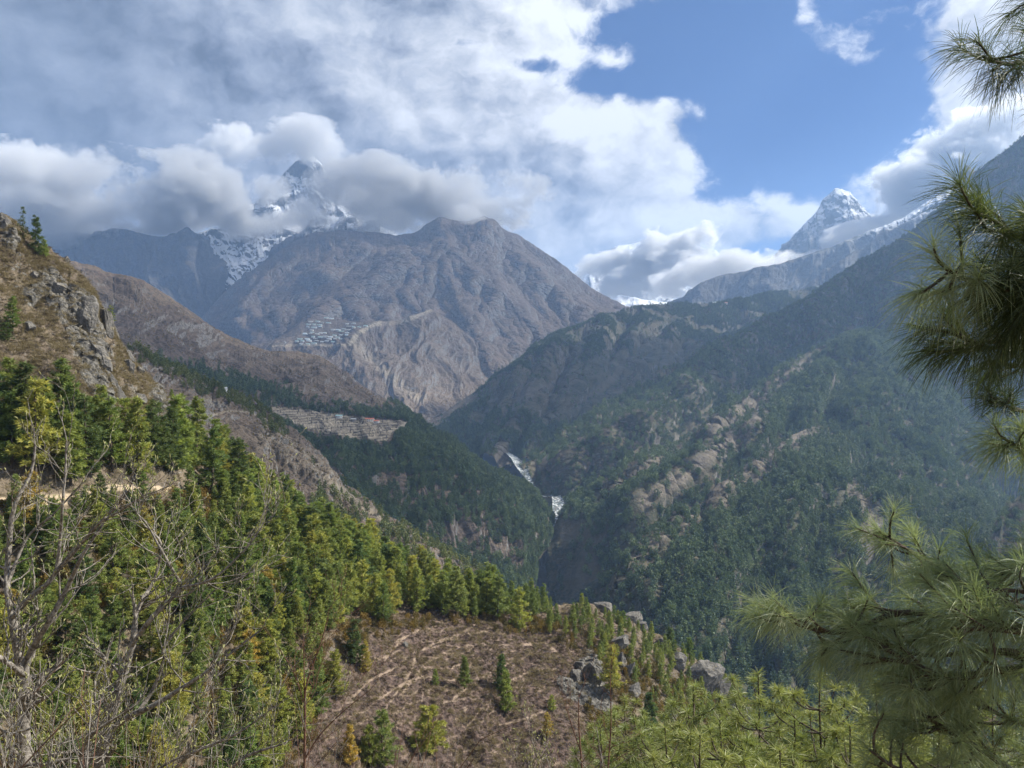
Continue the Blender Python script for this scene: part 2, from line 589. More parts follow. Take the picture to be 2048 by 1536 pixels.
# --- snow peak showing through the clouds on the left
snow_pk = terrain_mat('peak snow and rock', 600, (0.10, 0.10, 0.105, 1), (0.15, 0.145, 0.14, 1), (0.085, 0.085, 0.09, 1), (0.17, 0.165, 0.16, 1), (0.1, 0.1, 0.1, 1), snow=(1050, 1300, 0.40, 0.62), bump=2.0)
sh = Sheet([[(360, 520, 12500), (430, 470, 12500), (475, 432, 12500), (508, 408, 12500), (530, 398, 12700), (552, 366, 12900), (572, 340, 13000), (590, 320, 13000), (604, 316, 13000), (616, 311, 13000), (630, 313, 13000), (641, 326, 13000), (656, 350, 13000), (682, 392, 13000), (730, 440, 13000), (800, 470, 13000), (900, 520, 13000)],
            [(360, 640, 9800), (560, 640, 9800), (900, 640, 9800)]], q(500), q(260), sig=1.2, crest_noise=(5, 0.09), gully=(900, 330, 2.5), rough=(380, 70), seed=6, back=0.1)
sh.build('cloudy_snow_peak', snow_pk)
# --- dark mountain at the back left with a snow gully
left_bk = terrain_mat('back left mountain', 500, (0.095, 0.085, 0.075, 1), (0.13, 0.11, 0.09, 1), (0.085, 0.082, 0.08, 1), (0.15, 0.14, 0.135, 1), (0.075, 0.065, 0.055, 1), snow=(1480, 370, 0.3, 0.6), bump=1.6)
sh = Sheet([[(-120, 470, 8200), (60, 480, 8200), (150, 470, 8300), (240, 462, 8300), (330, 474, 8300), (375, 455, 8300), (400, 472, 8500), (425, 520, 8700), (450, 560, 8800), (468, 576, 9000), (500, 545, 9200), (545, 505, 9300), (590, 474, 9400), (640, 430, 9600), (760, 440, 9600)],
            [(-120, 640, 6800), (200, 640, 6800), (440, 680, 6600), (760, 720, 7200)]], q(560), q(240), crest_noise=(9, 0.05), gully=(620, 230, 2.6), rough=(300, 45), seed=8, back=0.08)
sh.build('mountain_back_left', left_bk)
# snow gully catching the light between the two
sh = Sheet([[(380, 470, 9300), (420, 458, 9400), (470, 470, 9500), (540, 478, 9600), (600, 470, 9700)],
            [(380, 600, 8300), (460, 590, 8400), (600, 560, 8500)]], q(220), q(130), crest_noise=(6, 0.06), gully=(300, 120, 2.5), rough=(160, 40), seed=9, back=0.03)
sh.build('snow_gully', terrain_mat('gully snow', 300, GREY1, GREY2, GREY1, (0.12, 0.12, 0.12, 1), (0.1, 0.1, 0.1, 1), snow=(780, 500, 0.25, 0.5), bump=1.5))
# --- blue ridges at the back right
blue1 = terrain_mat('back right ridge', 500, (0.10, 0.09, 0.075, 1), (0.14, 0.12, 0.09, 1), (0.09, 0.088, 0.085, 1), (0.16, 0.15, 0.14, 1), (0.07, 0.065, 0.05, 1), snow=(1520, 500, 0.42, 0.6), bump=1.5)
sh = Sheet([[(1330, 616, 9800), (1360, 600, 9800), (1395, 568, 9800), (1440, 552, 10000), (1500, 540, 10000), (1560, 528, 10000), (1610, 512, 10200), (1680, 488, 10200), (1740, 462, 10200), (1800, 440, 10200), (1860, 400, 10200), (1990, 340, 10200)],
            [(1330, 720, 8000), (1640, 720, 8000), (1990, 720, 8000)]], q(460), q(150), crest_noise=(5, 0.06), gully=(620, 220, 2.6), rough=(260, 40), seed=11, back=0.08)
sh.build('snowy_ridge', blue1)
sh = Sheet([[(1470, 640, 7000), (1520, 612, 7000), (1600, 578, 7200), (1650, 545, 7300), (1700, 508, 7400), (1735, 492, 7400), (1762, 462, 7500), (1785, 458, 7500), (1850, 425, 7500), (1940, 390, 7500)],
            [(1470, 720, 6000), (1700, 720, 6000), (1940, 700, 6000)]], q(360), q(130), crest_noise=(5, 0.06), gully=(480, 170, 2.6), rough=(200, 30), seed=12, back=0.08)
sh.build('blue_ridge', terrain_mat('blue ridge', 400, (0.10, 0.09, 0.07, 1), (0.14, 0.115, 0.085, 1), (0.09, 0.088, 0.085, 1), (0.16, 0.15, 0.14, 1), (0.06, 0.06, 0.045, 1), snow=(1450, 470, 0.4, 0.7)))

# --- central mountain
cen_mat = terrain_mat('central mountain', 420, (0.140, 0.108, 0.092, 1), (0.198, 0.150, 0.120, 1), (0.100, 0.093, 0.092, 1), (0.25, 0.235, 0.22, 1), (0.075, 0.062, 0.045, 1), rock_slope=(0.55, 0.74), scrub_amt=0.75, bump=1.6)
SH_C = Sheet([[(400, 640, 6900), (440, 592, 6900), (500, 543, 6900), (545, 512, 6900), (580, 489, 6900), (625, 465, 6900), (690, 462, 6900), (740, 463, 6800), (790, 470, 6700), (832, 465, 6600), (858, 446, 6500), (882, 433, 6500), (900, 441, 6500), (930, 443, 6500), (968, 433, 6500), (985, 438, 6500), (1010, 460, 6500), (1035, 470, 6500), (1060, 487, 6500), (1110, 520, 6450), (1130, 533, 6400), (1180, 574, 6300), (1240, 606, 6200), (1300, 634, 6100), (1400, 670, 6000)],
              [(400, 720, 5300), (540, 640, 5300), (700, 600, 5500), (900, 560, 5500), (1100, 610, 5500), (1400, 720, 5500)],
              [(400, 830, 4400), (620, 760, 4200), (800, 720, 4500), (950, 740, 4500), (1100, 740, 4500), (1400, 780, 4700)],
              [(400, 960, 3900), (700, 960, 3700), (870, 940, 3400), (1000, 900, 3600), (1400, 860, 4000)]], q(900), q(520), sig=1.5, crest_noise=(5, 0.07), gully=(520, 120, 2.6), rough=(150, 20), seed=14, back=0.12)
SH_C.ribs([([(880, 433), (852, 478), (792, 540), (722, 600), (650, 640), (600, 700)], 42, 190), ([(885, 490), (932, 542), (1002, 602), (1062, 662), (1110, 720)], 30, 120),
           ([(968, 436), (1012, 502), (1082, 562), (1162, 622), (1220, 660)], 34, 130), ([(880, 500), (900, 560), (922, 622), (962, 690), (990, 760)], 24, 90), ([(740, 465), (700, 520), (620, 580), (560, 640)], 36, 120),
           ([(800, 545), (840, 600), (860, 640)], 22, 70), ([(1030, 520), (1060, 580), (1100, 640)], 18, 60), ([(940, 560), (980, 640), (1040, 700)], 16, 55), ([(580, 500), (520, 580), (470, 640)], 26, 90)])
SH_C.build('central_mountain', cen_mat)
# spur under the village, reaching down to the river
spur_mat = terrain_mat('village spur', 260, (0.140, 0.104, 0.080, 1), (0.195, 0.148, 0.110, 1), (0.10, 0.094, 0.09, 1), (0.23, 0.215, 0.20, 1), (0.08, 0.066, 0.05, 1), rock_slope=(0.5, 0.72), scrub_amt=0.8, bump=1.5, extra=left_extra)
SH_C2 = Sheet([[(500, 694, 4420), (540, 682, 4440), (575, 668, 4500), (600, 646, 4600), (630, 638, 4650), (690, 640, 4640), (712, 646, 4560), (745, 645, 4480), (790, 642, 4520), (830, 630, 4570), (862, 619, 4700), (900, 640, 4700), (960, 690, 4600), (1000, 740, 4500), (1060, 800, 4450)],
               [(500, 702, 4300), (540, 694, 4230), (590, 692, 4160), (640, 692, 4120), (690, 690, 4120), (712, 668, 4230), (745, 655, 4330), (790, 652, 4430), (830, 640, 4520), (862, 630, 4650), (900, 652, 4640), (960, 705, 4540), (1000, 752, 4450), (1060, 808, 4400)],
               [(500, 760, 3950), (600, 760, 3750), (700, 760, 3700), (780, 740, 3800), (860, 740, 3950), (960, 790, 3950), (1060, 850, 4000)],
               [(500, 960, 3400), (700, 930, 3150), (820, 900, 3050), (880, 880, 3100), (960, 900, 3300), (1060, 930, 3500)]], q(640), q(400), vk=[0, 0.2, 0.5, 1], sig=1.5, crest_noise=(3, 0.06), gully=(260, 70, 3.0), rough=(90, 14), taper=0.28, seed=16, back=0.05)
def spur_attrs():
    s = SH_C2
    px, py = 1024 + F * s.Q[..., 0] / s.Q[..., 1], 768 - F * s.Q[..., 2] / s.Q[..., 1]
    w = 5 * fbm(s.Q / 60.0, 4)
    tan = 1 - sstep(2, 7, dist_line(px, py, [(700, 688), (715, 668), (742, 652), (760, 646)]) + w)
    tan = np.maximum(tan, 0.8 * (1 - sstep(2, 6, dist_line(px, py, [(800, 645), (835, 632), (860, 620)]) + w)))
    tan = np.maximum(tan, 0.7 * (1 - sstep(1.5, 4, dist_line(px, py, [(545, 692), (600, 690), (690, 690)]) + 0.5 * w)))
    tan = np.maximum(tan, 0.35 * inpoly(px, py, [(725, 652), (790, 640), (830, 630), (800, 648), (740, 656)]))
    tan = np.maximum(tan, 0.45 * (1 - sstep(4, 14, dist_line(px, py, [(715, 690), (745, 720), (790, 760), (840, 800)]) + 3 * w)))
    tan = np.maximum(tan, 0.5 * (1 - sstep(6, 16, dist_line(px, py, [(715, 770), (725, 800)]) + 3 * w)))
    dark = 0.5 * inpoly(px, py, [(590, 640), (700, 645), (705, 680), (690, 688), (590, 688), (585, 670)]) * (fbm(s.Q / np.array([60.0, 60.0, 14.0]), 3) > 0.1)
    return {'tan': tan, 'dark': dark}


SH_C2.build('village_spur', spur_mat, spur_attrs())

# --- forested ridge on the right, far
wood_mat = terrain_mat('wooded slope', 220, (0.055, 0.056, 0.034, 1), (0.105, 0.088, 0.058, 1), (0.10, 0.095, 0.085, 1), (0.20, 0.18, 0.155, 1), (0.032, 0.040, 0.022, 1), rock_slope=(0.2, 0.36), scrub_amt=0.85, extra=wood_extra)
SH_R3 = Sheet([[(866, 842, 3250), (900, 815, 3350), (950, 780, 3550), (1000, 745, 3700), (1040, 720, 3850), (1075, 695, 4000), (1110, 668, 4150), (1145, 656, 4250), (1180, 646, 4350), (1225, 632, 4500), (1262, 618, 4600), (1300, 611, 4700), (1340, 608, 4800), (1430, 606, 4900), (1490, 601, 5000), (1520, 590, 5100), (1560, 584, 5200), (1640, 574, 5300), (1750, 560, 5400)],
               [(866, 870, 3050), (950, 860, 2950), (1040, 830, 3050), (1180, 760, 3450), (1300, 730, 3800), (1430, 720, 4000), (1750, 700, 4200)],
               [(866, 900, 2850), (950, 930, 2520), (1040, 960, 2350), (1180, 940, 2500), (1430, 900, 2800), (1750, 880, 3000)]], q(760), q(340), crest_noise=(3, 0.06), gully=(360, 80, 2.0), rough=(110, 18), seed=20, back=0.08)
SH_R3.ribs([([(1040, 720), (1030, 780), (1000, 840), (985, 890)], 18, 70), ([(1110, 668), (1100, 740), (1060, 820), (1010, 900)], 22, 80), ([(1200, 640), (1180, 720), (1140, 800), (1080, 900)], 24, 80), ([(1340, 608), (1300, 690), (1240, 780), (1160, 870)], 26, 80), ([(1470, 602), (1420, 670), (1360, 740)], 26, 80)])
# --- long ridge climbing to the right
SH_R2b = Sheet([[(1800, 480, 5600), (1850, 440, 5600), (1882, 415, 5600), (1905, 380, 5600), (1922, 345, 5600), (1932, 330, 5600), (1944, 338, 5600), (1958, 347, 5600), (1990, 380, 5500), (2080, 420, 5500)],
                [(1800, 620, 4800), (2080, 620, 4800)]], q(220), q(100), sig=1.2, crest_noise=(3, 0.08), gully=(300, 110, 2.6), rough=(120, 18), seed=22, back=0.05)
SH_R2 = Sheet([[(1050, 950, 2080), (1062, 936, 2120), (1090, 915, 2180), (1130, 890, 2260), (1190, 850, 2400), (1250, 810, 2550), (1300, 778, 2680), (1350, 745, 2800), (1400, 716, 2950), (1450, 690, 3080), (1500, 664, 3220), (1550, 636, 3360), (1600, 606, 3500), (1650, 572, 3650), (1700, 540, 3780), (1750, 508, 3900), (1800, 478, 4020), (1830, 458, 4080), (1860, 436, 4150), (1895, 405, 4200), (1925, 372, 4250), (1950, 346, 4300), (1985, 318, 4350), (2015, 298, 4400), (2060, 262, 4450), (2200, 180, 4500)],
               [(1050, 975, 1980), (1130, 960, 1950), (1300, 900, 2100), (1450, 830, 2400), (1600, 770, 2700), (1800, 700, 3000), (2000, 650, 3200), (2200, 600, 3300)],
               [(1050, 1010, 1900), (1130, 1050, 1750), (1300, 1050, 1850), (1450, 1000, 2050), (1600, 960, 2200), (1800, 960, 2250), (2000, 1100, 2200), (2200, 1100, 2200)]], q(860), q(380), sig=1.5, crest_noise=(3, 0.07), gully=(420, 95, 2.0), rough=(110, 11), seed=24, back=0.08)
SH_R2.ribs([([(1500, 664), (1400, 760), (1300, 850), (1200, 920), (1120, 960)], 28, 120), ([(1700, 540), (1600, 660), (1500, 760)], 30, 120), ([(1900, 420), (1800, 560), (1700, 660)], 30, 130)])
# --- near right spur and its front rib
SH_R1 = Sheet([[(1116, 1092, 1420), (1122, 1060, 1440), (1128, 1026, 1470), (1138, 1000, 1500), (1160, 986, 1540), (1200, 970, 1600), (1250, 948, 1680), (1300, 922, 1770), (1370, 880, 1880), (1440, 832, 2000), (1500, 786, 2120), (1560, 742, 2250), (1600, 712, 2330), (1640, 692, 2400), (1690, 672, 2460), (1740, 660, 2500), (1775, 664, 2500), (1810, 690, 2460), (1850, 735, 2380), (1900, 800, 2280), (1950, 880, 2150), (1985, 960, 2000), (2010, 1030, 1900), (2060, 1110, 1800)],
               [(1116, 1120, 1390), (1160, 1080, 1360), (1250, 1050, 1380), (1350, 1010, 1450), (1450, 965, 1560), (1600, 900, 1700), (1740, 880, 1800), (1900, 960, 1750), (2060, 1200, 1600)],
               [(1116, 1320, 1250), (1200, 1330, 1150), (1350, 1300, 1120), (1600, 1250, 1150), (1740, 1250, 1150), (1900, 1300, 1150), (2060, 1400, 1150)]], q(900), q(480), sig=1.5, crest_noise=(3, 0.07), gully=(260, 58, 2.2), rough=(80, 7), seed=26, back=0.08)
SH_R1.ribs([([(1740, 660), (1640, 760), (1540, 850), (1470, 900), (1340, 980), (1270, 1020)], 28, 70), ([(1600, 712), (1500, 800), (1420, 870), (1300, 945), (1200, 1000)], 22, 52), ([(1830, 720), (1760, 800), (1700, 850)], 28, 85), ([(1900, 810), (1860, 880), (1840, 960)], 26, 80)])
SH_R0 = Sheet([[(1225, 1260, 960), (1240, 1205, 1000), (1255, 1150, 1040), (1275, 1105, 1090), (1320, 1070, 1170), (1350, 1050, 1230), (1400, 1010, 1320), (1450, 962, 1420), (1520, 915, 1540), (1590, 868, 1660), (1640, 850, 1790), (1720, 850, 1950), (1850, 900, 2000), (2000, 1000, 1900)],
               [(1225, 1330, 860), (1300, 1210, 900), (1400, 1150, 980), (1500, 1100, 1060), (1640, 1050, 1150), (1800, 1050, 1200), (2000, 1120, 1250)],
               [(1225, 1640, 640), (1400, 1640, 600), (1700, 1640, 560), (2000, 1640, 560)]], q(760), q(420), sig=1.5, crest_noise=(3, 0.07), gully=(170, 34, 2.2), rough=(55, 5), seed=28, back=0.06)
SH_R0.ribs([([(1600, 868), (1500, 950), (1400, 1030), (1300, 1110), (1260, 1180)], 28, 48), ([(1700, 900), (1620, 1000), (1520, 1090), (1420, 1180), (1350, 1280)], 28, 45), ([(1820, 940), (1740, 1060), (1660, 1160), (1560, 1300)], 28, 45), ([(1950, 1000), (1900, 1100), (1820, 1220), (1740, 1350)], 28, 45)])
SH_RR = Sheet([[(1930, 1240, 1000), (1955, 1170, 1050), (1985, 1080, 1150), (2010, 1020, 1200), (2040, 990, 1230), (2100, 960, 1250), (2300, 850, 1300)],
               [(1930, 1500, 800), (2100, 1500, 800), (2300, 1500, 800)]], q(260), q(200), crest_noise=(3, 0.07), gully=(90, 26, 2.8), rough=(40, 6), seed=30, back=0.06)

# --- left side of the valley
left_mat = terrain_mat('brown left hill', 170, (0.105, 0.078, 0.062, 1), (0.150, 0.115, 0.084, 1), (0.09, 0.086, 0.082, 1), (0.22, 0.205, 0.19, 1), (0.045, 0.036, 0.03, 1), rock_slope=(0.45, 0.64), scrub_amt=0.85, bump=1.4, extra=left_extra)
SH_L1 = Sheet([[(60, 510, 1750), (110, 520, 1800), (150, 524, 1820), (185, 531, 1850), (215, 544, 1880), (250, 549, 1900), (290, 561, 1930), (305, 572, 1950), (340, 594, 1980), (380, 622, 2020), (420, 652, 2060), (460, 672, 2110), (500, 690, 2150), (540, 702, 2180), (600, 704, 2200), (640, 713, 2210), (680, 738, 2220), (720, 768, 2220), (760, 795, 2200), (800, 818, 2170), (830, 838, 2130), (870, 868, 2060), (900, 888, 2000), (950, 920, 1900), (1000, 955, 1800), (1040, 974, 1720), (1080, 990, 1640), (1086, 1004, 1570), (1092, 1030, 1510), (1095, 1060, 1460)],
               [(60, 700, 1450), (250, 730, 1480), (400, 770, 1550), (540, 805, 1640), (640, 822, 1680), (740, 845, 1700), (830, 862, 1690), (900, 910, 1620), (1000, 980, 1550), (1095, 1075, 1400)],
               [(60, 800, 1200), (250, 800, 1250), (400, 830, 1320), (540, 850, 1420), (640, 872, 1440), (740, 890, 1440), (830, 900, 1440), (900, 950, 1400), (1000, 1030, 1350), (1095, 1100, 1320)],
               [(60, 1100, 850), (400, 1100, 850), (640, 1100, 880), (740, 1120, 930), (900, 1200, 1000), (1000, 1200, 1050), (1095, 1230, 1080)]], q(1000), q(520), vk=[0, 0.36, 0.5, 1], sig=1.5, crest_noise=(3, 0.07), gully=(150, 34, 2.8), rough=(50, 6), seed=32, back=0.08)
SH_L1b = Sheet([[(200, 660, 700), (240, 684, 720), (300, 712, 760), (350, 738, 800), (400, 763, 840), (450, 785, 870), (500, 806, 890), (530, 826, 890), (560, 850, 880), (600, 878, 860), (625, 905, 840), (645, 935, 820), (680, 970, 800), (720, 1005, 780), (770, 1040, 760), (830, 1080, 740), (900, 1120, 720), (980, 1160, 700)],
                [(200, 760, 600), (300, 800, 620), (400, 840, 640), (500, 880, 650), (560, 910, 650), (640, 960, 640), (720, 1020, 630), (830, 1100, 620), (980, 1200, 600)],
                [(200, 1000, 430), (400, 1000, 430), (600, 1100, 440), (800, 1200, 450), (980, 1300, 460)]], q(620), q(320), sig=1.2, crest_noise=(4, 0.07), gully=(55, 14, 2.6), rough=(22, 4), seed=34, back=0.12)


def fray(s, x_in, x_edge, curve, amp, seed):
    """bend the cut edge of a flank so that it follows the gorge instead of a straight line"""
    px, py = 1024 + F * s.Q[..., 0] / s.Q[..., 1], 768 - F * s.Q[..., 2] / s.Q[..., 1]
    t = np.clip((px - x_in) / (x_edge - x_in), 0, 1.2)
    w = t * t
    sh = np.interp(py, [c[0] for c in curve], [c[1] for c in curve]) + amp * fbm(np.stack([py / 34.0, py * 0 + seed, px / 300.0], -1), 4, 0.6)
    s.Q[..., 0] += w * sh * s.Q[..., 1] / F
    s.N = s.normals(s.Q)


fray(SH_L1, 960, 1095, [(950, 0), (1000, 4), (1040, 8), (1065, 4), (1090, -8), (1130, -22), (1200, -34)], 12, 3.0)
fray(SH_R1, 1230, 1116, [(980, 0), (1010, 4), (1050, 2), (1100, -4), (1200, 4)], 14, 6.0)

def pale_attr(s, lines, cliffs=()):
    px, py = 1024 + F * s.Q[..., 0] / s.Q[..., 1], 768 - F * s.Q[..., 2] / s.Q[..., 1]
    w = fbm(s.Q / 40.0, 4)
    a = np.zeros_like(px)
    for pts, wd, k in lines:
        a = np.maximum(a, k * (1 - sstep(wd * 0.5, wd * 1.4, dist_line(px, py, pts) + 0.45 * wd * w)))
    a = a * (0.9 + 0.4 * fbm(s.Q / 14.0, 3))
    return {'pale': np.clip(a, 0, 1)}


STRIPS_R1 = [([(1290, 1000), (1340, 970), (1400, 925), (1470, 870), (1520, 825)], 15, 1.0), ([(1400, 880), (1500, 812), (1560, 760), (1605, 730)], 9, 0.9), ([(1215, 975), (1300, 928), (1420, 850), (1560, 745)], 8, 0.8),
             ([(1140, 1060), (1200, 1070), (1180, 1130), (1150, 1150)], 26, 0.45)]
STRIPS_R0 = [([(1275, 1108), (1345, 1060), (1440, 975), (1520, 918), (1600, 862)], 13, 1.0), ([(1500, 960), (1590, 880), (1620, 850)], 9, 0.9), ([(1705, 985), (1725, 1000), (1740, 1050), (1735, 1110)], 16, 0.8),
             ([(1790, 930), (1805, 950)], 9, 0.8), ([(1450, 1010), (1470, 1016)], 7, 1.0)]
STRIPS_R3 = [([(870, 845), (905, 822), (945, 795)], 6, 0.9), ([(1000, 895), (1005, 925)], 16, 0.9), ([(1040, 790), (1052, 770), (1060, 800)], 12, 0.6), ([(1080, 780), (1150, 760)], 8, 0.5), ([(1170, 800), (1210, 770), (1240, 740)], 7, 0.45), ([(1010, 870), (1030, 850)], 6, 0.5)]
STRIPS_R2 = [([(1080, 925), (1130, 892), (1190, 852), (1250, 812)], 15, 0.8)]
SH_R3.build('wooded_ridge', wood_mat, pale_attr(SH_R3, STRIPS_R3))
SH_R2b.build('dark_peak', wood_mat)
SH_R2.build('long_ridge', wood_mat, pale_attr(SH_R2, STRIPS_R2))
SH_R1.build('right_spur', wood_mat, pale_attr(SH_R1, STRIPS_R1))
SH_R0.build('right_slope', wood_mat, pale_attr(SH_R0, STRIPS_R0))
SH_RR.build('gully_slope', wood_mat)


def left_attrs(s, kind):
    px, py = 1024 + F * s.Q[..., 0] / s.Q[..., 1], 768 - F * s.Q[..., 2] / s.Q[..., 1]
    w = 4 * fbm(s.Q / 25.0, 4)
    if kind == 'hill':
        fld = inpoly(px, py + w, [(532, 812), (600, 816), (700, 832), (760, 840), (828, 843), (830, 852), (790, 862), (772, 884), (700, 876), (640, 866), (590, 848), (545, 830)])
        ww = 0.8 * w + 5 * fbm(s.Q / 90.0 + 3.3, 3)
        row = np.floor((py + 0.05 * px + ww) / 5.2)
        cell = np.floor((px + 37 * np.sin(row * 12.9898) * 3) / (26 + 14 * np.sin(row * 4.1)))
        hsh = np.abs(np.sin(row * 12.99 + cell * 78.23) * 43758.5) % 1
        wall = ((np.abs((py + 0.05 * px + ww) / 5.2 - row) < 0.27) & (fbm(s.Q / 30.0 + 9.1, 2) > -0.22)) | (np.abs((px + 37 * np.sin(row * 12.9898) * 3) / (26 + 14 * np.sin(row * 4.1)) - cell) < 0.05)
        tan = fld * np.where(wall, 0.0, 0.55 + 0.45 * hsh)
        dark = fld * wall * 0.9
        s.Q[..., 2] += fld * np.where(wall, 0.0, 1.2)
        bare = np.exp(-(((px - 790) / 55) ** 2 + ((py - 960) / 16) ** 2))
        tan = np.maximum(tan, 0.7 * (1 - sstep(0.8, 2.2, dist_line(px, py, [(430, 775), (470, 800), (520, 815)]))))
    else:
        tan = 0.6 * (1 - sstep(1.0, 2.6, dist_line(px, py, [(395, 842), (425, 830), (460, 822), (500, 824), (530, 838), (560, 856)]) + 0.5 * w))
        tan = np.maximum(tan, 0.55 * (1 - sstep(4, 11, dist_line(px, py, [(650, 960), (690, 985), (720, 1010), (770, 1040)]) + 2 * w)))
        rk = 1 - sstep(16, 34, dist_line(px, py, [(530, 880), (580, 905), (630, 935), (650, 965)]) + 5 * w)
        rk = np.maximum(rk, 1 - sstep(5, 12, dist_line(px, py, [(410, 800), (450, 812)]) + 3 * w))
        bl = fbm(s.Q / np.array([9.0, 9.0, 16.0]) + 3, 5, 0.6, ridged=True)
        s.Q += s.N * (rk * 5.0 * (bl - 0.2))[..., None]
        tan = np.maximum(tan, rk * 0.3 * sstep(0.3, 0.6, bl))
        dark = rk * sstep(0.25, -0.1, bl)
    return {'tan': tan, 'dark': dark}


SH_L1.build('brown_hill', left_mat, left_attrs(SH_L1, 'hill'))
SH_L1b.build('left_spur', left_mat, left_attrs(SH_L1b, 'spur'))

# --- near hillside
SH_L0 = Sheet([[(-260, 320, 165), (-120, 385, 172), (-20, 428, 180), (15, 440, 182), (40, 462, 184), (70, 492, 186), (100, 502, 188), (135, 525, 190), (160, 548, 192), (185, 580, 194), (205, 625, 196), (225, 672, 198), (245, 700, 200), (275, 738, 203), (305, 780, 207), (335, 805, 212), (365, 838, 217), (395, 870, 222), (430, 905, 227), (480, 950, 233), (560, 1012, 240), (640, 1062, 246), (720, 1108, 252), (800, 1148, 257), (880, 1178, 262), (960, 1195, 266), (1050, 1205, 272), (1120, 1212, 280), (1180, 1215, 290), (1250, 1242, 300), (1310, 1270, 308), (1370, 1300, 316), (1420, 1338, 322), (1465, 1385, 328), (1510, 1430, 332), (1560, 1480, 336), (1650, 1560, 340), (1800, 1680, 340)],
               [(-260, 700, 150), (0, 760, 150), (150, 800, 158), (300, 900, 172), (450, 1030, 192), (600, 1120, 205), (750, 1190, 216), (900, 1240, 226), (1050, 1255, 236), (1180, 1280, 246), (1300, 1340, 258), (1450, 1460, 275), (1800, 1740, 290)],
               [(-260, 1150, 112), (0, 1150, 115), (300, 1180, 130), (600, 1260, 160), (750, 1320, 178), (900, 1360, 190), (1050, 1370, 200), (1180, 1380, 208), (1300, 1430, 220), (1450, 1520, 238), (1800, 1780, 260)],
               [(-260, 1640, 78), (0, 1640, 80), (300, 1640, 92), (600, 1640, 118), (900, 1640, 142), (1180, 1640, 160), (1450, 1680, 190), (1800, 1860, 220)]], q(1500), q(1000), sig=1.2, edge=0.4, crest_noise=(7, 0.06), gully=(34, 4.5, 2.4), rough=(11, 2.2), taper=0.05, seed=40, back=0.25)


def near_attrs():
    s = SH_L0
    Q = s.Q
    X, Y, Z = Q[..., 0], Q[..., 1], Q[..., 2]
    pxa = 1024 + F * X / Y
    pya = 768 - F * Z / Y
    # bare clearing with animal tracks along the contours
    cl = np.exp(-(((pxa - 930) / 230.0) ** 2 + ((pya - 1350) / 150.0) ** 2) ** 1.5)
    cl = np.maximum(cl, 0.85 * np.exp(-(((pxa - 720) / 150.0) ** 2 + ((pya - 1470) / 120.0) ** 2) ** 1.5))
    cl = np.maximum(cl, 0.85 * np.exp(-(((pxa - 1010) / 200.0) ** 2 + ((pya - 1490) / 90.0) ** 2) ** 1.5))
    cl = np.maximum(cl, np.exp(-(((pxa - 1120) / 130.0) ** 2 + ((pya - 1330) / 100.0) ** 2) ** 1.5))
    w = fbm(Q / 14.0, 3) * 1.6 + fbm(Q / 4.0, 3) * 0.42
    lv = (Z * 0.9 + 0.10 * X + 0.13 * Y + w) / 1.25
    fr = np.abs(lv - np.round(lv))
    seg = sstep(-0.12, 0.12, fbm(Q / 8.0 + 31.0, 3))
    path = 0.8 * (1 - sstep(0.05, 0.13, fr)) * seg * cl
    wob = 4.2 * fbm(Q / 3.5 + 41.0, 4)
    for pts in ([(789, 1284), (834, 1262), (894, 1247)], [(767, 1324), (787, 1297), (800, 1283)], [(727, 1367), (794, 1334), (817, 1312)], [(782, 1402), (822, 1342), (834, 1304), (882, 1282), (937, 1259), (957, 1244)],
                [(800, 1392), (850, 1327), (867, 1317), (902, 1299)], [(892, 1319), (942, 1299), (962, 1279)], [(757, 1399), (810, 1364), (845, 1352)], [(787, 1427), (824, 1407)], [(844, 1402), (847, 1377)],
                [(902, 1402), (937, 1372), (974, 1347), (1024, 1324)], [(912, 1439), (934, 1417)], [(1024, 1332), (1061, 1307), (1106, 1342)], [(1024, 1359), (1074, 1337), (1124, 1339)], [(1000, 1450), (1061, 1434), (1111, 1412)],
                [(700, 1400), (740, 1360), (770, 1345)], [(860, 1290), (920, 1270), (975, 1262)], [(930, 1460), (960, 1420), (985, 1400)], [(720, 1310), (760, 1318), (800, 1300)], [(1040, 1290), (1090, 1285), (1120, 1310)]):
        path = np.maximum(path, 0.9 * (1 - sstep(0.7, 2.5, dist_line(pxa, pya, pts) + wob)))
    # tussocks and small bumps everywhere
    bmp = fbm(Q / np.array([1.6, 1.6, 1.1]), 4, 0.62)
    Q += s.N * (0.34 * bmp)[..., None]
    # rock bands
    rk = np.zeros_like(X)
    for pts, wd in (([(100, 560), (130, 610)], 26), ([(140, 600), (165, 655), (185, 710)], 38), ([(60, 590), (110, 560)], 18), ([(180, 740), (205, 800)], 22),
                    ([(310, 790), (330, 830)], 20), ([(0, 440), (20, 480)], 16),
                    ([(1180, 1330), (1190, 1380), (1200, 1410)], 26), ([(1130, 1370), (1170, 1400)], 16)):
        rk = np.maximum(rk, 1 - sstep(wd * 0.6, wd * 1.25, dist_line(pxa, pya, pts) + 14 * fbm(Q / 5.0 + 9.0, 3)))
    path = np.clip(path, 0, 1)
    Q[..., 2] -= 0.10 * path
    cell = fbm(Q / np.array([6.0, 6.0, 9.0]) + 3.0, 5, 0.55, ridged=True)
    Q += s.N * (rk * (2.6 * (cell - 0.25) + 0.8 * np.round(3 * fbm(Q / 3.0, 2)) / 3))[..., None]
    trail = 1 - sstep(3, 8, dist_line(pxa, pya, [(-60, 1000), (20, 998), (62, 994), (120, 996), (165, 985), (215, 978), (260, 975), (300, 978), (355, 980)]) + 5 * fbm(Q / 4.0, 2))
    scar = 1 - sstep(8, 16, dist_line(pxa, pya, [(62, 990), (95, 1004), (128, 998)]) + 6 * fbm(Q / 4.0, 2))
    s.N = s.normals(Q)
    return {'path': path, 'rock': rk, 'trail': np.maximum(trail, scar), 'clear': cl}


NEAR_AT = near_attrs()


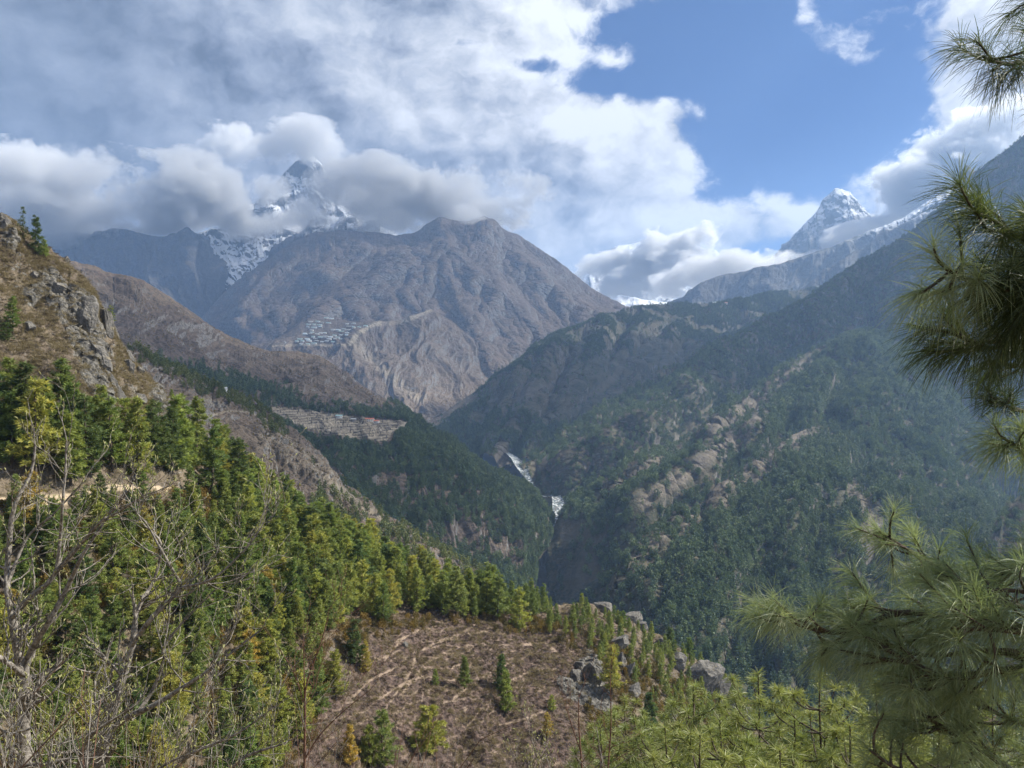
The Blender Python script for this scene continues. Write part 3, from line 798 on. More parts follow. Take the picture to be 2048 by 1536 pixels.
def near_extra(g, c, pos, big, mid, fine):
    rock = g.attr('rock')
    clear = g.attr('clear')
    n8 = g.noise(pos, 0.9, 6, 0.7)
    n9 = g.noise(pos, 0.16, 4, 0.6)
    purp = g.mix(g.ramp(n8, 0.38, 0.62), (0.044, 0.030, 0.026, 1), (0.125, 0.086, 0.069, 1))
    c = g.mix(g.ramp(clear, 0.0, 0.6), c, purp)
    c = g.mix(g.m('MULTIPLY', g.ramp(n9, 0.52, 0.7, 0, 0.45), g.ramp(clear, 0, 1, 1, 0.25)), c, (0.185, 0.145, 0.096, 1))
    c = g.mix(g.m('MULTIPLY', g.attr('path'), 0.85), c, (0.30, 0.225, 0.165, 1))
    vor = g.voro(pos, 0.55, 'DISTANCE_TO_EDGE')
    stone = g.mix(g.ramp(n8, 0.35, 0.68), (0.06, 0.056, 0.05, 1), (0.21, 0.195, 0.17, 1))
    stone = g.mix(g.ramp(vor, 0.0, 0.06, 0.6, 0.0), stone, (0.04, 0.036, 0.03, 1))
    c = g.mix(g.ramp(g.m('ADD', rock, g.m('MULTIPLY', g.m('SUBTRACT', n8, 0.5), 0.7)), 0.35, 0.6), c, stone)
    c = g.mix(g.attr('trail'), c, (0.43, 0.34, 0.235, 1))
    return c


near_mat = terrain_mat('near hillside', 22, (0.118, 0.090, 0.067, 1), (0.178, 0.140, 0.098, 1), (0.12, 0.11, 0.10, 1), (0.30, 0.28, 0.24, 1), (0.06, 0.05, 0.03, 1), rock_slope=(0.12, 0.30), scrub_amt=0.8, bump=1.0, extra=near_extra)
SH_L0.build('near_hillside', near_mat, NEAR_AT)


def slope_z(x, y):
    return -1.7 - 0.56 * np.maximum(y, -6) - 0.0006 * y * y + 0.05 * np.abs(x) * 0 - 0.03 * x


def front_slope():
    n, mrow = 260, 260
    xs = np.linspace(-70, 90, n)
    ys = np.linspace(-14, 118, mrow)
    X, Y = np.meshgrid(xs, ys)
    Z = slope_z(X, Y) + 1.6 * fbm(np.stack([X / 9, Y / 9, X * 0], -1), 4) + 0.25 * fbm(np.stack([X / 1.2, Y / 1.2, X * 0 + 4], -1), 3)
    near = np.exp(-(X ** 2 + Y ** 2) / 9.0)
    Z = Z * (1 - near) + near * np.minimum(Z, -1.7)
    idx = np.arange(n * mrow).reshape(mrow, n)
    f = np.stack([idx[:-1, :-1], idx[:-1, 1:], idx[1:, 1:], idx[1:, :-1]], -1).reshape(-1, 4)
    o = mesh_np('foreground_slope', np.stack([X, Y, Z], -1), f, [terrain_mat('foreground slope', 8, (0.18, 0.13, 0.08, 1), (0.26, 0.20, 0.11, 1), GREY1, GREY2, SCRUB)])
    o['kind'] = 'structure'


front_slope()


# --- river
def river():
    pts = [(985, 888, 2900), (1012, 904, 2560), (1030, 919, 2180), (1040, 932, 2040), (1047, 944, 1970), (1056, 957, 1930), (1064, 972, 1900), (1078, 992, 1880), (1098, 996, 1720), (1112, 994, 1640), (1118, 1010, 1590), (1118, 1030, 1545), (1114, 1052, 1495), (1110, 1075, 1440), (1106, 1086, 1410)]
    wid = [4, 6, 11, 15, 12, 8, 6, 6, 8, 9, 13, 13, 10, 7, 4]
    n = 400
    tt = np.linspace(0, len(pts) - 1, n)
    C = np.stack([np.interp(tt, range(len(pts)), [p[k] for p in pts]) for k in range(3)], -1)
    C = P3(C[:, 0], C[:, 1], C[:, 2])
    W = np.interp(tt, range(len(pts)), wid)
    mcol = 26
    e = np.linspace(-1, 1, mcol)
    V = C[:, None, :] + np.stack([W[:, None] * e, W[:, None] * 0 * e, W[:, None] * 0 * e], -1)
    V[..., 2] += 2.5 * fbm(V / 9.0, 4, 0.6) + 0.35 * W[:, None] * np.abs(e) ** 3
    idx = np.arange(n * mcol).reshape(n, mcol)
    f = np.stack([idx[:-1, :-1], idx[:-1, 1:], idx[1:, 1:], idx[1:, :-1]], -1).reshape(-1, 4)
    m, g, b = mat_new('white water and boulders')
    pos = g.node('ShaderNodeNewGeometry').outputs['Position']
    a = g.noise(pos, 0.12, 6, 0.65)
    c = g.mix(g.ramp(a, 0.47, 0.60), (0.08, 0.105, 0.11, 1), (0.54, 0.57, 0.58, 1))
    c = g.mix(g.ramp(g.noise(pos, 0.25, 5, 0.7), 0.50, 0.58), c, (0.09, 0.07, 0.065, 1))
    g.put(b.inputs['Base Color'], c)
    o = mesh_np('river', V, f, [m])
    o['kind'] = 'structure'


river()


# --- air between the near and the far slopes
def haze():
    x0, x1, y0, y1, z0, z1 = -46000, 46000, -9500, 81000, -640, 2900
    v = np.array([(x, y, z) for x in (x0, x1) for y in (y0, y1) for z in (z0, z1)])
    f = [(0, 1, 3, 2), (4, 6, 7, 5), (0, 4, 5, 1), (2, 3, 7, 6), (0, 2, 6, 4), (1, 5, 7, 3)]
    m = bpy.data.materials.new('thin blue air')
    m.use_nodes = True
    g = G(m.node_tree)
    out = g.node('ShaderNodeOutputMaterial')
    p = g.node('ShaderNodeVolumePrincipled')
    p.inputs['Color'].default_value = (0.40, 0.62, 1.0, 1)
    p.inputs['Density'].default_value = HAZE
    p.inputs['Anisotropy'].default_value = 0.25
    g.l.new(p.outputs[0], out.inputs['Volume'])
    o = mesh_np('haze', v, np.array(f), [m], smooth=False)
    o['kind'] = 'stuff'


HAZE = 0.000062
import os
if not os.environ.get('NOHAZE'):
    haze()

# ------------------------------------------------------------------ trees
def leaf_mat(name, cols, var=0.35, objcol=False, trans=0.28, rough=0.55, spec=0.25, sat=1.0):
    """foliage: hue varies from tree to tree and from tuft to tuft"""
    m = bpy.data.materials.new(name)
    m.use_nodes = True
    g = G(m.node_tree)
    out = g.node('ShaderNodeOutputMaterial')
    oi = g.node('ShaderNodeObjectInfo')
    tv = g.attr('tv')
    if objcol:
        c = oi.outputs['Color']
        c = g.mix(g.ramp(tv, 0.0, 1.0, 0.0, 1.0, False), g.vm('MULTIPLY', c, (0.62, 0.72, 0.80)), g.vm('MULTIPLY', c, (1.35, 1.25, 1.05)))
    else:
        f = g.m('ADD', g.m('MULTIPLY', oi.outputs['Random'], 1 - var), g.m('MULTIPLY', tv, var))
        cr = g.node('ShaderNodeValToRGB')
        e = cr.color_ramp.elements
        while len(e) < len(cols):
            e.new(0.5)
        for k, cc in enumerate(cols):
            e[k].position = k / (len(cols) - 1)
            e[k].color = (*cc, 1)
        g.put(cr.inputs[0], f)
        c = cr.outputs[0]
    b = g.node('ShaderNodeBsdfPrincipled')
    b.inputs['Roughness'].default_value = rough
    b.inputs['Specular IOR Level'].default_value = spec
    g.put(b.inputs['Base Color'], c)
    t = g.node('ShaderNodeBsdfTranslucent')
    g.put(t.inputs[0], g.vm('MULTIPLY', c, (1.15, 1.2, 0.7)))
    mx = g.node('ShaderNodeMixShader')
    mx.inputs[0].default_value = trans
    g.l.new(b.outputs[0], mx.inputs[1])
    g.l.new(t.outputs[0], mx.inputs[2])
    g.l.new(mx.outputs[0], out.inputs[0])
    return m


def bark_mat(name, c1, c2, scale=20):
    m, g, b = mat_new(name)
    co = g.node('ShaderNodeTexCoord').outputs['Object']
    g.put(b.inputs['Base Color'], g.mix(g.ramp(g.noise(co, scale, 5, 0.7), 0.35, 0.65), c1, c2))
    bn = g.node('ShaderNodeBump')
    bn.inputs['Strength'].default_value = 0.6
    bn.inputs['Distance'].default_value = 0.2 / scale
    g.put(bn.inputs['Height'], g.noise(co, scale * 2, 4, 0.6))
    g.l.new(bn.outputs[0], b.inputs['Normal'])
    return m


def unit(a):
    return a / (np.linalg.norm(a, axis=-1, keepdims=True) + 1e-9)


def blades(base, dirs, length, width, r, droop=0.0, nrm=None):
    """one kite-shaped blade per row: 4 verts, 1 quad"""
    n = len(base)
    d = unit(dirs)
    side = unit(np.cross(d, unit(r.normal(size=(n, 3))) if nrm is None else unit(nrm + 0.45 * r.normal(size=(n, 3)))))
    L = np.asarray(length).reshape(-1, 1) * np.ones((n, 1))
    W = np.asarray(width).reshape(-1, 1) * np.ones((n, 1))
    mid = base + d * L * 0.5
    tip = base + d * L + np.array([0, 0, -1.0]) * L * droop
    v = np.stack([base, mid + side * W * 0.5, tip, mid - side * W * 0.5], 1).reshape(-1, 3)
    f = np.arange(n * 4).reshape(n, 4)
    return v, f


def crown_pine(seed, H=1.0, rad=0.20, whorls=17, nbr=6, tufts=4, nbl=7, base=0.12, bl=0.055, bw=0.018, ragged=0.35, up=0.25, power=0.8):
    """pine crown: whorls of limbs, each limb carrying tufts of blade-shaped sprays"""
    r = np.random.default_rng(seed)
    B, D, L, T = [], [], [], []
    limbs = []
    for w in range(whorls):
        h = base + (1 - base) * ((w + 0.15) / whorls) ** 0.92
        tt = (h - base) / (1 - base)
        R0 = rad * ((1 - tt) ** power) * (0.45 + 0.55 * min(1, tt / 0.16)) + 0.018
        k = max(3, int(round(nbr * (1 - 0.35 * tt))))
        a0 = r.random() * 6.28
        for j in range(k):
            if r.random() < 0.12:
                continue
            az = a0 + j * 6.283 / k + r.normal() * 0.35
            Rl = R0 * (1 - ragged + 2 * ragged * r.random())
            hz = h + r.normal() * 0.4 / whorls
            el = up * (0.2 + tt) + r.normal() * 0.15
            o = np.array([0, 0, hz])
            dr = np.array([math.cos(az), math.sin(az), 0.0])
            nt = max(2, int(round(tufts * (0.55 + 0.6 * Rl / rad))))
            tip = o + dr * Rl + np.array([0, 0, Rl * el])
            limbs.append((o, tip))
            for t in range(nt):
                s = 0.28 + 0.72 * (t + r.random() * 0.6) / nt
                c = o + dr * Rl * s + np.array([0, 0, Rl * (el * s * s - 0.15 * s * (1 - s))])
                c = c + r.normal(size=3) * np.array([0.014, 0.014, 0.006]) * (0.5 + Rl / rad)
                tv = np.clip(0.5 + 0.28 * r.normal(), 0, 1)
                n = nbl
                dd = dr * 0.95 + np.array([0, 0, 0.30]) + r.normal(size=(n, 3)) * 0.6
                B.append(np.tile(c, (n, 1)) + r.normal(size=(n, 3)) * 0.006)
                D.append(dd)
                L.append(bl * (0.6 + 0.8 * r.random(n)))
                T.append(np.full(n, tv))
    B, D, L, T = np.concatenate(B), np.concatenate(D), np.concatenate(L), np.concatenate(T)
    rad_ = unit(np.stack([B[:, 0], B[:, 1], 0 * B[:, 0]], -1))
    v, f = blades(B, D, L, bw * (0.7 + 0.6 * r.random(len(B))), r, 0.05, nrm=0.75 * rad_ + np.array([0, 0, 0.7]))
    return v * H, f, np.repeat(T, 4), limbs


def tube(path, rad, k=6):
    """tapered tube along a path"""
    path = np.asarray(path, float)
    rad = np.asarray(rad, float)
    n = len(path)
    t = unit(np.gradient(path, axis=0))
    ref = np.array([0.0, 0, 1]) if abs(t[0][2]) < 0.9 else np.array([1.0, 0, 0])
    a = unit(np.cross(t, ref))
    b = np.cross(t, a)
    an = np.arange(k) * 2 * math.pi / k
    v = path[:, None, :] + rad[:, None, None] * (np.cos(an)[None, :, None] * a[:, None, :] + np.sin(an)[None, :, None] * b[:, None, :])
    idx = np.arange(n * k).reshape(n, k)
    nx = np.roll(idx, -1, 1)
    f = np.stack([idx[:-1], nx[:-1], nx[1:], idx[1:]], -1).reshape(-1, 4)
    return v.reshape(-1, 3), f


class Acc:
    def __init__(s):
        s.v, s.f, s.n, s.t = [], [], 0, []

    def add(s, v, f, t=None):
        s.v.append(v)
        s.f.append(f + s.n)
        s.t.append(np.full(len(v), 0.5) if t is None else t)
        s.n += len(v)

    def get(s):
        return np.concatenate(s.v), np.concatenate(s.f), np.concatenate(s.t)


def trunk_mesh(seed, H, limbs, r0=0.016, limb_r=0.0035):
    r = np.random.default_rng(seed + 99)
    A = Acc()
    n = 9
    z = np.linspace(-0.05, 0.98, n)
    wob = np.cumsum(r.normal(size=(n, 2)), 0) * 0.0025
    A.add(*tube(np.stack([wob[:, 0], wob[:, 1], z], -1) * H, (r0 * (1 - z * 0.93)).clip(0.001) * H, 7))
    for o, tip in limbs:
        m = (o + tip) / 2 + np.array([0, 0, -0.006])
        A.add(*tube(np.array([o, m, tip]) * H, np.array([limb_r, limb_r * 0.7, limb_r * 0.3]) * H, 4))
    return A.get()


PINE_BARK = bark_mat('pine bark', (0.055, 0.042, 0.032, 1), (0.12, 0.095, 0.075, 1), 3)
PINE_LEAF = leaf_mat('pine foliage', None, objcol=True, trans=0.3)
PROTO = []
specs = [dict(rad=0.17, whorls=18, nbr=6, base=0.10), dict(rad=0.20, whorls=16, nbr=6, base=0.10, ragged=0.42), dict(rad=0.15, whorls=18, nbr=5, base=0.16),
         dict(rad=0.21, whorls=15, nbr=6, base=0.08, power=0.75), dict(rad=0.18, whorls=15, nbr=5, base=0.22, ragged=0.45), dict(rad=0.19, whorls=17, nbr=6, base=0.12, power=0.8),
         dict(rad=0.16, whorls=14, nbr=5, base=0.14, ragged=0.5)]
for i, sp in enumerate(specs):
    v, f, t, limbs = crown_pine(100 + i, **{**dict(tufts=7, nbl=17, bl=0.046, bw=0.0080, power=0.95), **sp})
    cm = mesh_np('crown', v, f, [PINE_LEAF], {'tv': t}, link=False)
    tv_, tf_, _ = trunk_mesh(100 + i, 1.0, limbs)
    tm = mesh_np('trunk', tv_, tf_, [PINE_BARK], link=False)
    PROTO.append((cm, tm))
# a bushy round young pine, a thin sparse one
v, f, t, limbs = crown_pine(201, rad=0.36, whorls=11, nbr=7, base=0.03, tufts=8, nbl=20, bl=0.068, bw=0.0125, power=0.65)
PROTO_BUSH = (mesh_np('crown', v, f, [PINE_LEAF], {'tv': t}, link=False), mesh_np('trunk', *trunk_mesh(201, 1.0, limbs, 0.02)[:2], [PINE_BARK], link=False))
v, f, t, limbs = crown_pine(202, rad=0.085, whorls=20, nbr=4, base=0.10, tufts=3, nbl=6, bl=0.04, bw=0.013, ragged=0.6, up=0.0)
PROTO_THIN = (mesh_np('crown', v, f, [PINE_LEAF], {'tv': t}, link=False), mesh_np('trunk', *trunk_mesh(202, 1.0, limbs, 0.012)[:2], [PINE_BARK], link=False))


# far-off trees for the woods: a few shapes each, copied over the slopes
def far_collection(name, mats, spec):
    c = bpy.data.collections.new(name)
    for i, (kind, m) in enumerate(spec):
        r = np.random.default_rng(300 + i + len(name))
        if kind == 'cone':
            v, f, t, _ = crown_pine(300 + i, rad=0.25, whorls=9, nbr=5, base=0.05, tufts=3, nbl=4, bl=0.115, bw=0.06, ragged=0.35, power=0.8)
        elif kind == 'round':
            n = 190
            p = unit(r.normal(size=(n, 3))) * (r.random((n, 1)) ** 0.4)
            lob = 1 + 0.35 * fbm(p * 1.7 + i * 9, 2)[:, None]
            p = p * lob * np.array([0.30, 0.30, 0.40]) + np.array([0, 0, 0.55])
            v, f = blades(p, p - np.array([0, 0, 0.35]) + r.normal(size=(n, 3)) * 0.25, 0.13, 0.085, r, nrm=p - np.array([0, 0, 0.4]))
            t = np.repeat(np.clip(0.5 + 0.3 * r.normal(size=n), 0, 1), 4)
        else:      # leafless
            n = 170
            p = unit(r.normal(size=(n, 3))) * (r.random((n, 1)) ** 0.5) * np.array([0.36, 0.36, 0.40]) + np.array([0, 0, 0.5])
            v, f = blades(p, p - np.array([0, 0, 0.1]) + r.normal(size=(n, 3)) * 0.15, 0.17, 0.035, r)
            t = np.repeat(np.clip(0.5 + 0.3 * r.normal(size=n), 0, 1), 4)
        o = mesh_np('tree', v, f, [mats[m]], {'tv': t}, link=False)
        c.objects.link(o)
    return c


FAR_GREEN = leaf_mat('far conifers', [(0.054, 0.083, 0.044), (0.094, 0.135, 0.066), (0.175, 0.22, 0.095)], var=0.3, trans=0.15)
FAR_WARM = leaf_mat('far conifers painted sunlit', [(0.07, 0.092, 0.034), (0.12, 0.145, 0.048), (0.20, 0.20, 0.065)], var=0.3, trans=0.2)  # warmer copy of the far conifers, sunlight painted into its greens
FAR_BARE = leaf_mat('far bare trees', [(0.17, 0.135, 0.12), (0.26, 0.21, 0.185), (0.33, 0.28, 0.235)], var=0.3, trans=0.1)
BUSH_M = leaf_mat('low bushes', [(0.055, 0.045, 0.022), (0.10, 0.085, 0.03), (0.20, 0.14, 0.035), (0.25, 0.15, 0.04)], var=0.3, trans=0.2)
SCRUB_M = leaf_mat('heath', [(0.055, 0.038, 0.028), (0.085, 0.06, 0.042), (0.12, 0.088, 0.055)], var=0.4, trans=0.1)
GRASS_M = leaf_mat('dry grass', [(0.17, 0.135, 0.085), (0.24, 0.19, 0.115), (0.31, 0.255, 0.16)], var=0.4, trans=0.25)
C_CON = far_collection('conifers', [FAR_GREEN], [('cone', 0), ('cone', 0), ('cone', 0), ('round', 0)])
C_RND = far_collection('broad conifers', [FAR_GREEN], [('cone', 0), ('round', 0), ('round', 0), ('round', 0)])
C_WARM = far_collection('sunlit conifers', [FAR_WARM], [('cone', 0), ('cone', 0), ('cone', 0), ('round', 0)])
C_BARE = far_collection('bare trees', [FAR_BARE], [('bare', 0), ('bare', 0), ('bare', 0)])


def tuft_collection(name, m, n, L, W, spread, k=3):
    c = bpy.data.collections.new(name)
    for i in range(k):
        r = np.random.default_rng(500 + i + n)
        b = r.normal(size=(n, 3)) * np.array([0.22, 0.22, 0.06]) * spread + np.array([0, 0, 0.05])
        d = b * np.array([1.5, 1.5, 0]) + np.array([0, 0, 0.55]) + r.normal(size=(n, 3)) * 0.3
        v, f = blades(b, d, L * (0.5 + r.random(n)), W, r, 0.15)
        c.objects.link(mesh_np('tuft', v, f, [m], {'tv': np.repeat(np.clip(0.5 + 0.3 * r.normal(size=n), 0, 1), 4)}, link=False))
    return c


C_BUSH = far_collection('bushes', [BUSH_M], [('round', 0), ('round', 0), ('bare', 0)])
C_HEATH = tuft_collection('heath', SCRUB_M, 46, 0.55, 0.10, 1.2)
C_GRASS = tuft_collection('grass', GRASS_M, 40, 0.8, 0.05, 0.8)


def spread(name, pts, scale, coll, label=None, cat='forest', seed=0, sq=None):
    """one stuff object that repeats the shapes of a collection on the given points"""
    r = np.random.default_rng(seed)
    n = len(pts)
    me = bpy.data.meshes.new(name)
    me.vertices.add(n)
    me.vertices.foreach_set('co', np.ascontiguousarray(pts, np.float32).ravel())
    for an, val in (('rz', r.random(n) * 6.283), ('sc', scale)):
        at = me.attributes.new(an, 'FLOAT', 'POINT')
        at.data.foreach_set('value', np.ascontiguousarray(val, np.float32))
    at = me.attributes.new('ix', 'INT', 'POINT')
    at.data.foreach_set('value', r.integers(0, len(coll.objects), n).astype(np.int32))
    o = bpy.data.objects.new(name, me)
    COL.objects.link(o)
    nt = bpy.data.node_groups.new(name, 'GeometryNodeTree')
    nt.interface.new_socket('Geometry', in_out='INPUT', socket_type='NodeSocketGeometry')
    nt.interface.new_socket('Geometry', in_out='OUTPUT', socket_type='NodeSocketGeometry')
    N, Lk = nt.nodes, nt.links
    gi, go = N.new('NodeGroupInput'), N.new('NodeGroupOutput')
    ip = N.new('GeometryNodeInstanceOnPoints')
    ci = N.new('GeometryNodeCollectionInfo')
    ci.inputs['Collection'].default_value = coll
    ci.inputs['Separate Children'].default_value = True
    ci.inputs['Reset Children'].default_value = True

    def na(nm, ty):
        a = N.new('GeometryNodeInputNamedAttribute')
        a.data_type = ty
        a.inputs['Name'].default_value = nm
        return a.outputs['Attribute']
    cx = N.new('ShaderNodeCombineXYZ')
    Lk.new(na('rz', 'FLOAT'), cx.inputs[2])
    Lk.new(gi.outputs[0], ip.inputs['Points'])
    Lk.new(ci.outputs[0], ip.inputs['Instance'])
    ip.inputs['Pick Instance'].default_value = True
    Lk.new(na('ix', 'INT'), ip.inputs['Instance Index'])
    Lk.new(cx.outputs[0], ip.inputs['Rotation'])
    Lk.new(na('sc', 'FLOAT'), ip.inputs['Scale'])
    Lk.new(ip.outputs[0], go.inputs[0])
    md = o.modifiers.new('copies', 'NODES')
    md.node_group = nt
    setp(o, label, cat, None, 'stuff')
    return o


def wood(name, sheet, n, dens, hts, coll, label, seed, power=1.0):
    p, i, j = sheet.scatter(n, dens, seed)
    r = np.random.default_rng(seed + 5)
    s = hts[0] + (hts[1] - hts[0]) * r.random(n) ** 1.4
    p[:, 2] -= 0.06 * s
    return spread(name, p, s, coll, label, 'forest', seed)


def sheet_px(s):
    return 1024 + F * s.Q[..., 0] / s.Q[..., 1], 768 - F * s.Q[..., 2] / s.Q[..., 1]


def nz(s, sc, oc=4, off=0.0):
    return fbm(s.Q / sc + off, oc)


# R3: far wooded ridge, thinner in its middle where grass shows
px, py = sheet_px(SH_R3)
open3 = np.exp(-(((px - 1190) / 130) ** 2 + ((py - 760) / 75) ** 2)) + 0.8 * np.exp(-(((px - 1330) / 90) ** 2 + ((py - 720) / 60) ** 2)) + 0.9 * np.exp(-(((px - 1040) / 60) ** 2 + ((py - 790) / 50) ** 2))
strip3 = sstep(14, 5, dist_line(px, py, [(870, 845), (905, 822), (945, 795)]))
pale3 = sstep(26, 10, dist_line(px, py, [(1000, 895), (1005, 925)]))
d3 = sstep(-0.22, 0.2, nz(SH_R3, 160) + 0.10 * SH_R3.gul - 0.62 * open3) * (1 - strip3) * (1 - pale3) + 0.012
wood('forest_on_ridge', SH_R3, 42000, d3, (11, 20), C_CON, 'far blue green conifer wood covering the ridge behind the river bend', 11)
px, py = sheet_px(SH_R2)
pink2 = inpoly(px, py, [(1120, 905), (1250, 830), (1330, 790), (1350, 830), (1260, 900), (1180, 950), (1100, 960)]) * sstep(-0.15, 0.15, nz(SH_R2, 60, 3, 5.0))
d2 = sstep(-0.45, 0.1, nz(SH_R2, 140)) * (1 - 0.45 * pink2) * (1 - sstep(4, -2, SH_R2.PY - SH_R2.PY[:1]) * sstep(1350, 1250, px)) + 0.01
wood('forest_on_long_ridge', SH_R2, 36000, d2, (11, 20), C_RND, 'dark hazy conifer wood on the long ridge climbing to the right', 12)
wood('bare_wood_on_long_ridge', SH_R2, 1700, pink2 + 1e-5, (7, 13), C_BARE, 'greyish leafless trees low on the long ridge near the river', 13)
px, py = sheet_px(SH_R1)
py_ = py - 7
strips1 = np.minimum.reduce([dist_line(px, py_, [(1290, 1000), (1340, 970), (1400, 925), (1470, 870), (1520, 825)]), dist_line(px, py, [(1400, 880), (1500, 812), (1560, 760), (1605, 730)]) + 8, dist_line(px, py, [(1215, 975), (1300, 928), (1420, 850)]) + 10])
st1 = sstep(40, 22, strips1 + 7 * nz(SH_R1, 40, 3))
cliff1 = sstep(1215, 1150, px + 30 * nz(SH_R1, 50, 3)) * sstep(1020, 1060, py)
d1 = sstep(-0.5, 0.0, nz(SH_R1, 90)) * (1 - 0.93 * st1) * (1 - 0.93 * cliff1) * (1 - 0.9 * sstep(0.35, 0.55, nz(SH_R1, 55, 3, 8.0))) + 0.004
wood('forest_on_spur', SH_R1, 22000, d1, (12, 21), C_RND, 'blue green conifer wood covering the broad spur on the right', 14)
wood('bare_wood_on_spur', SH_R1, 2600, st1 * sstep(-0.45, 0.0, nz(SH_R1, 30, 3, 2.0)) + 0.006 * cliff1 + 1e-6, (4, 8), C_BARE, 'pinkish leafless trees in slanting strips on the right spur', 15)
px, py = sheet_px(SH_R0)
st0 = sstep(38, 20, np.minimum(dist_line(px, py - 8, [(1275, 1108), (1345, 1060), (1440, 975), (1520, 918), (1600, 862)]), dist_line(px, py, [(1500, 960), (1590, 880), (1620, 850)]) + 6) + 7 * nz(SH_R0, 25, 3))
op0 = sstep(32, 16, np.minimum(dist_line(px, py, [(1705, 985), (1725, 1000), (1740, 1050), (1735, 1110)]), dist_line(px, py, [(1790, 930), (1800, 950)]) + 4) + 10 * nz(SH_R0, 20, 3))
cl0 = sstep(1330, 1260, px + 30 * nz(SH_R0, 30, 3)) * sstep(1120, 1160, py)
d0 = sstep(-0.6, -0.1, nz(SH_R0, 70)) * (1 - 0.95 * st0) * (1 - 0.92 * op0) * (1 - 0.8 * cl0) + 0.003
wood('forest_on_right_slope', SH_R0, 14000, d0, (11, 19), C_CON, 'dense green conifer wood on the nearest slope across the gorge', 16)
wood('bare_wood_on_right_slope', SH_R0, 1700, st0 + 0.5 * op0 + 0.015 * cl0 + 1e-6, (4, 8), C_BARE, 'pale leafless brush in the bare strips of the nearest right slope', 17)
px, py = sheet_px(SH_RR)
wood('forest_in_gully', SH_RR, 1500, sstep(-0.3, 0.1, nz(SH_RR, 60)) + 0.02, (8, 15), C_RND, 'hazy conifers in the gully at the right edge behind the pine branches', 18)
wood('bare_wood_in_gully', SH_RR, 1300, sstep(0.3, -0.1, nz(SH_RR, 60)) + 0.05, (8, 14), C_BARE, 'pinkish leafless wood in the gully at the right edge', 19)
# L1: woods below and around the terraces, scrub dots above
px, py = sheet_px(SH_L1)
fields = inpoly(px, py, [(535, 812), (600, 818), (700, 832), (815, 843), (822, 850), (800, 866), (775, 894), (700, 886), (640, 876), (590, 856), (540, 834)])
low = sstep(-18, 22, py - np.interp(px, [60, 200, 300, 400, 480, 540, 600, 650, 700, 760, 800, 840, 900, 1114], [760, 740, 745, 780, 805, 806, 806, 815, 822, 826, 826, 836, 880, 1000]) + 26 * nz(SH_L1, 60, 4))
up = sstep(30, 0, np.abs(py - np.interp(px, [300, 420, 540, 600], [730, 755, 790, 800])) + 10 * nz(SH_L1, 40)) * sstep(620, 560, px) * sstep(260, 330, px)
crestw = sstep(760, 840, px) * sstep(30, 8, py - SH_L1.PY[0][None, :])
scar = np.exp(-(((px - 790) / 55) ** 2 + ((py - 960) / 16) ** 2)) + np.exp(-(((px - 925) / 60) ** 2 + ((py - 1068) / 40) ** 2)) + np.exp(-(((px - 1010) / 45) ** 2 + ((py - 1100) / 18) ** 2)) + 0.8 * np.exp(-(((px - 660) / 50) ** 2 + ((py - 950) / 30) ** 2)) + 0.8 * np.exp(-(((px - 850) / 50) ** 2 + ((py - 990) / 14) ** 2))
dl = np.clip(np.maximum.reduce([low * sstep(-0.5, -0.1, nz(SH_L1, 60)), up * 0.8, crestw * 0.8]) - 1.1 * scar, 0, 1) * (1 - fields)
wood('forest_below_terraces', SH_L1, 17000, dl + 1e-5, (9, 16), C_CON, 'green conifer wood on the slope around and below the pale terraces', 20)
bl = (1 - low) * sstep(-0.1, 0.25, nz(SH_L1, 90)) * sstep(560, 640, py) + 0.05 * scar
wood('scrub_on_brown_hill', SH_L1, 3500, bl + 1e-5, (1.5, 3.5), C_BUSH, 'dark scrub dotted over the brown hill on the left', 21)
px, py = sheet_px(SH_L1b)
edge = np.interp(px, SH_L1b.PX[0], SH_L1b.PY[0])
tl = sstep(34, 4, py - edge + 8 * nz(SH_L1b, 20)) * sstep(240, 290, px) * sstep(585, 540, px)
low2 = sstep(0, 40, py - np.interp(px, [500, 640, 700, 800, 980], [1200, 950, 975, 1040, 1120]))
wood('trees_on_left_spur', SH_L1b, 1100, tl * 1.0 + 0.85 * low2 * sstep(-0.35, 0.05, nz(SH_L1b, 25)) + 0.004, (5, 10), C_WARM, 'sunlit green conifers along the edge of the brown spur on the left', 22)
wood('scrub_on_left_spur', SH_L1b, 2600, sstep(-0.1, 0.2, nz(SH_L1b, 30)) + 0.1, (0.8, 2.0), C_BUSH, 'dark scrub over the brown rocky spur on the left', 23)
# central mountain: sparse scrub in patches
px, py = sheet_px(SH_C2)
wood('scrub_on_village_spur', SH_C2, 5000, sstep(0.0, 0.2, nz(SH_C2, 60)) * sstep(690, 760, py) + 0.15, (2, 5), C_BUSH, 'dark scrub dotted over the spur under the hillside village', 24)

# ------------------------------------------------------------------ pines on the near hillside
PXN, PYN = sheet_px(SH_L0)
TINTS = {'dark green': (0.105, 0.146, 0.050), 'green': (0.170, 0.212, 0.060), 'olive green': (0.226, 0.258, 0.066), 'yellow green': (0.31, 0.31, 0.074), 'golden': (0.37, 0.28, 0.07)}


def pine(kind, loc, h, tint, label, group=None, wide=1.0, rot=None, name='pine_tree', lean=0.0, r=random):
    e = bpy.data.objects.new(name, None)
    COL.objects.link(e)
    e.empty_display_size = 0.5
    e.location = loc
    e.rotation_euler = (lean * r.uniform(-1, 1), lean * r.uniform(-1, 1), r.random() * 6.283 if rot is None else rot)
    e.scale = (h * wide, h * wide, h)
    c = TINTS[tint]
    k = r.uniform(0.85, 1.15)
    for nm, src in (('crown', kind[0]), ('trunk', kind[1])):
        o = src.copy()
        o.name = nm
        COL.objects.link(o)
        o.parent = e
        if nm == 'crown':
            o.color = (c[0] * k * r.uniform(0.9, 1.1), c[1] * k, c[2] * k, 1)
    setp(e, label, 'pine', group)
    return e


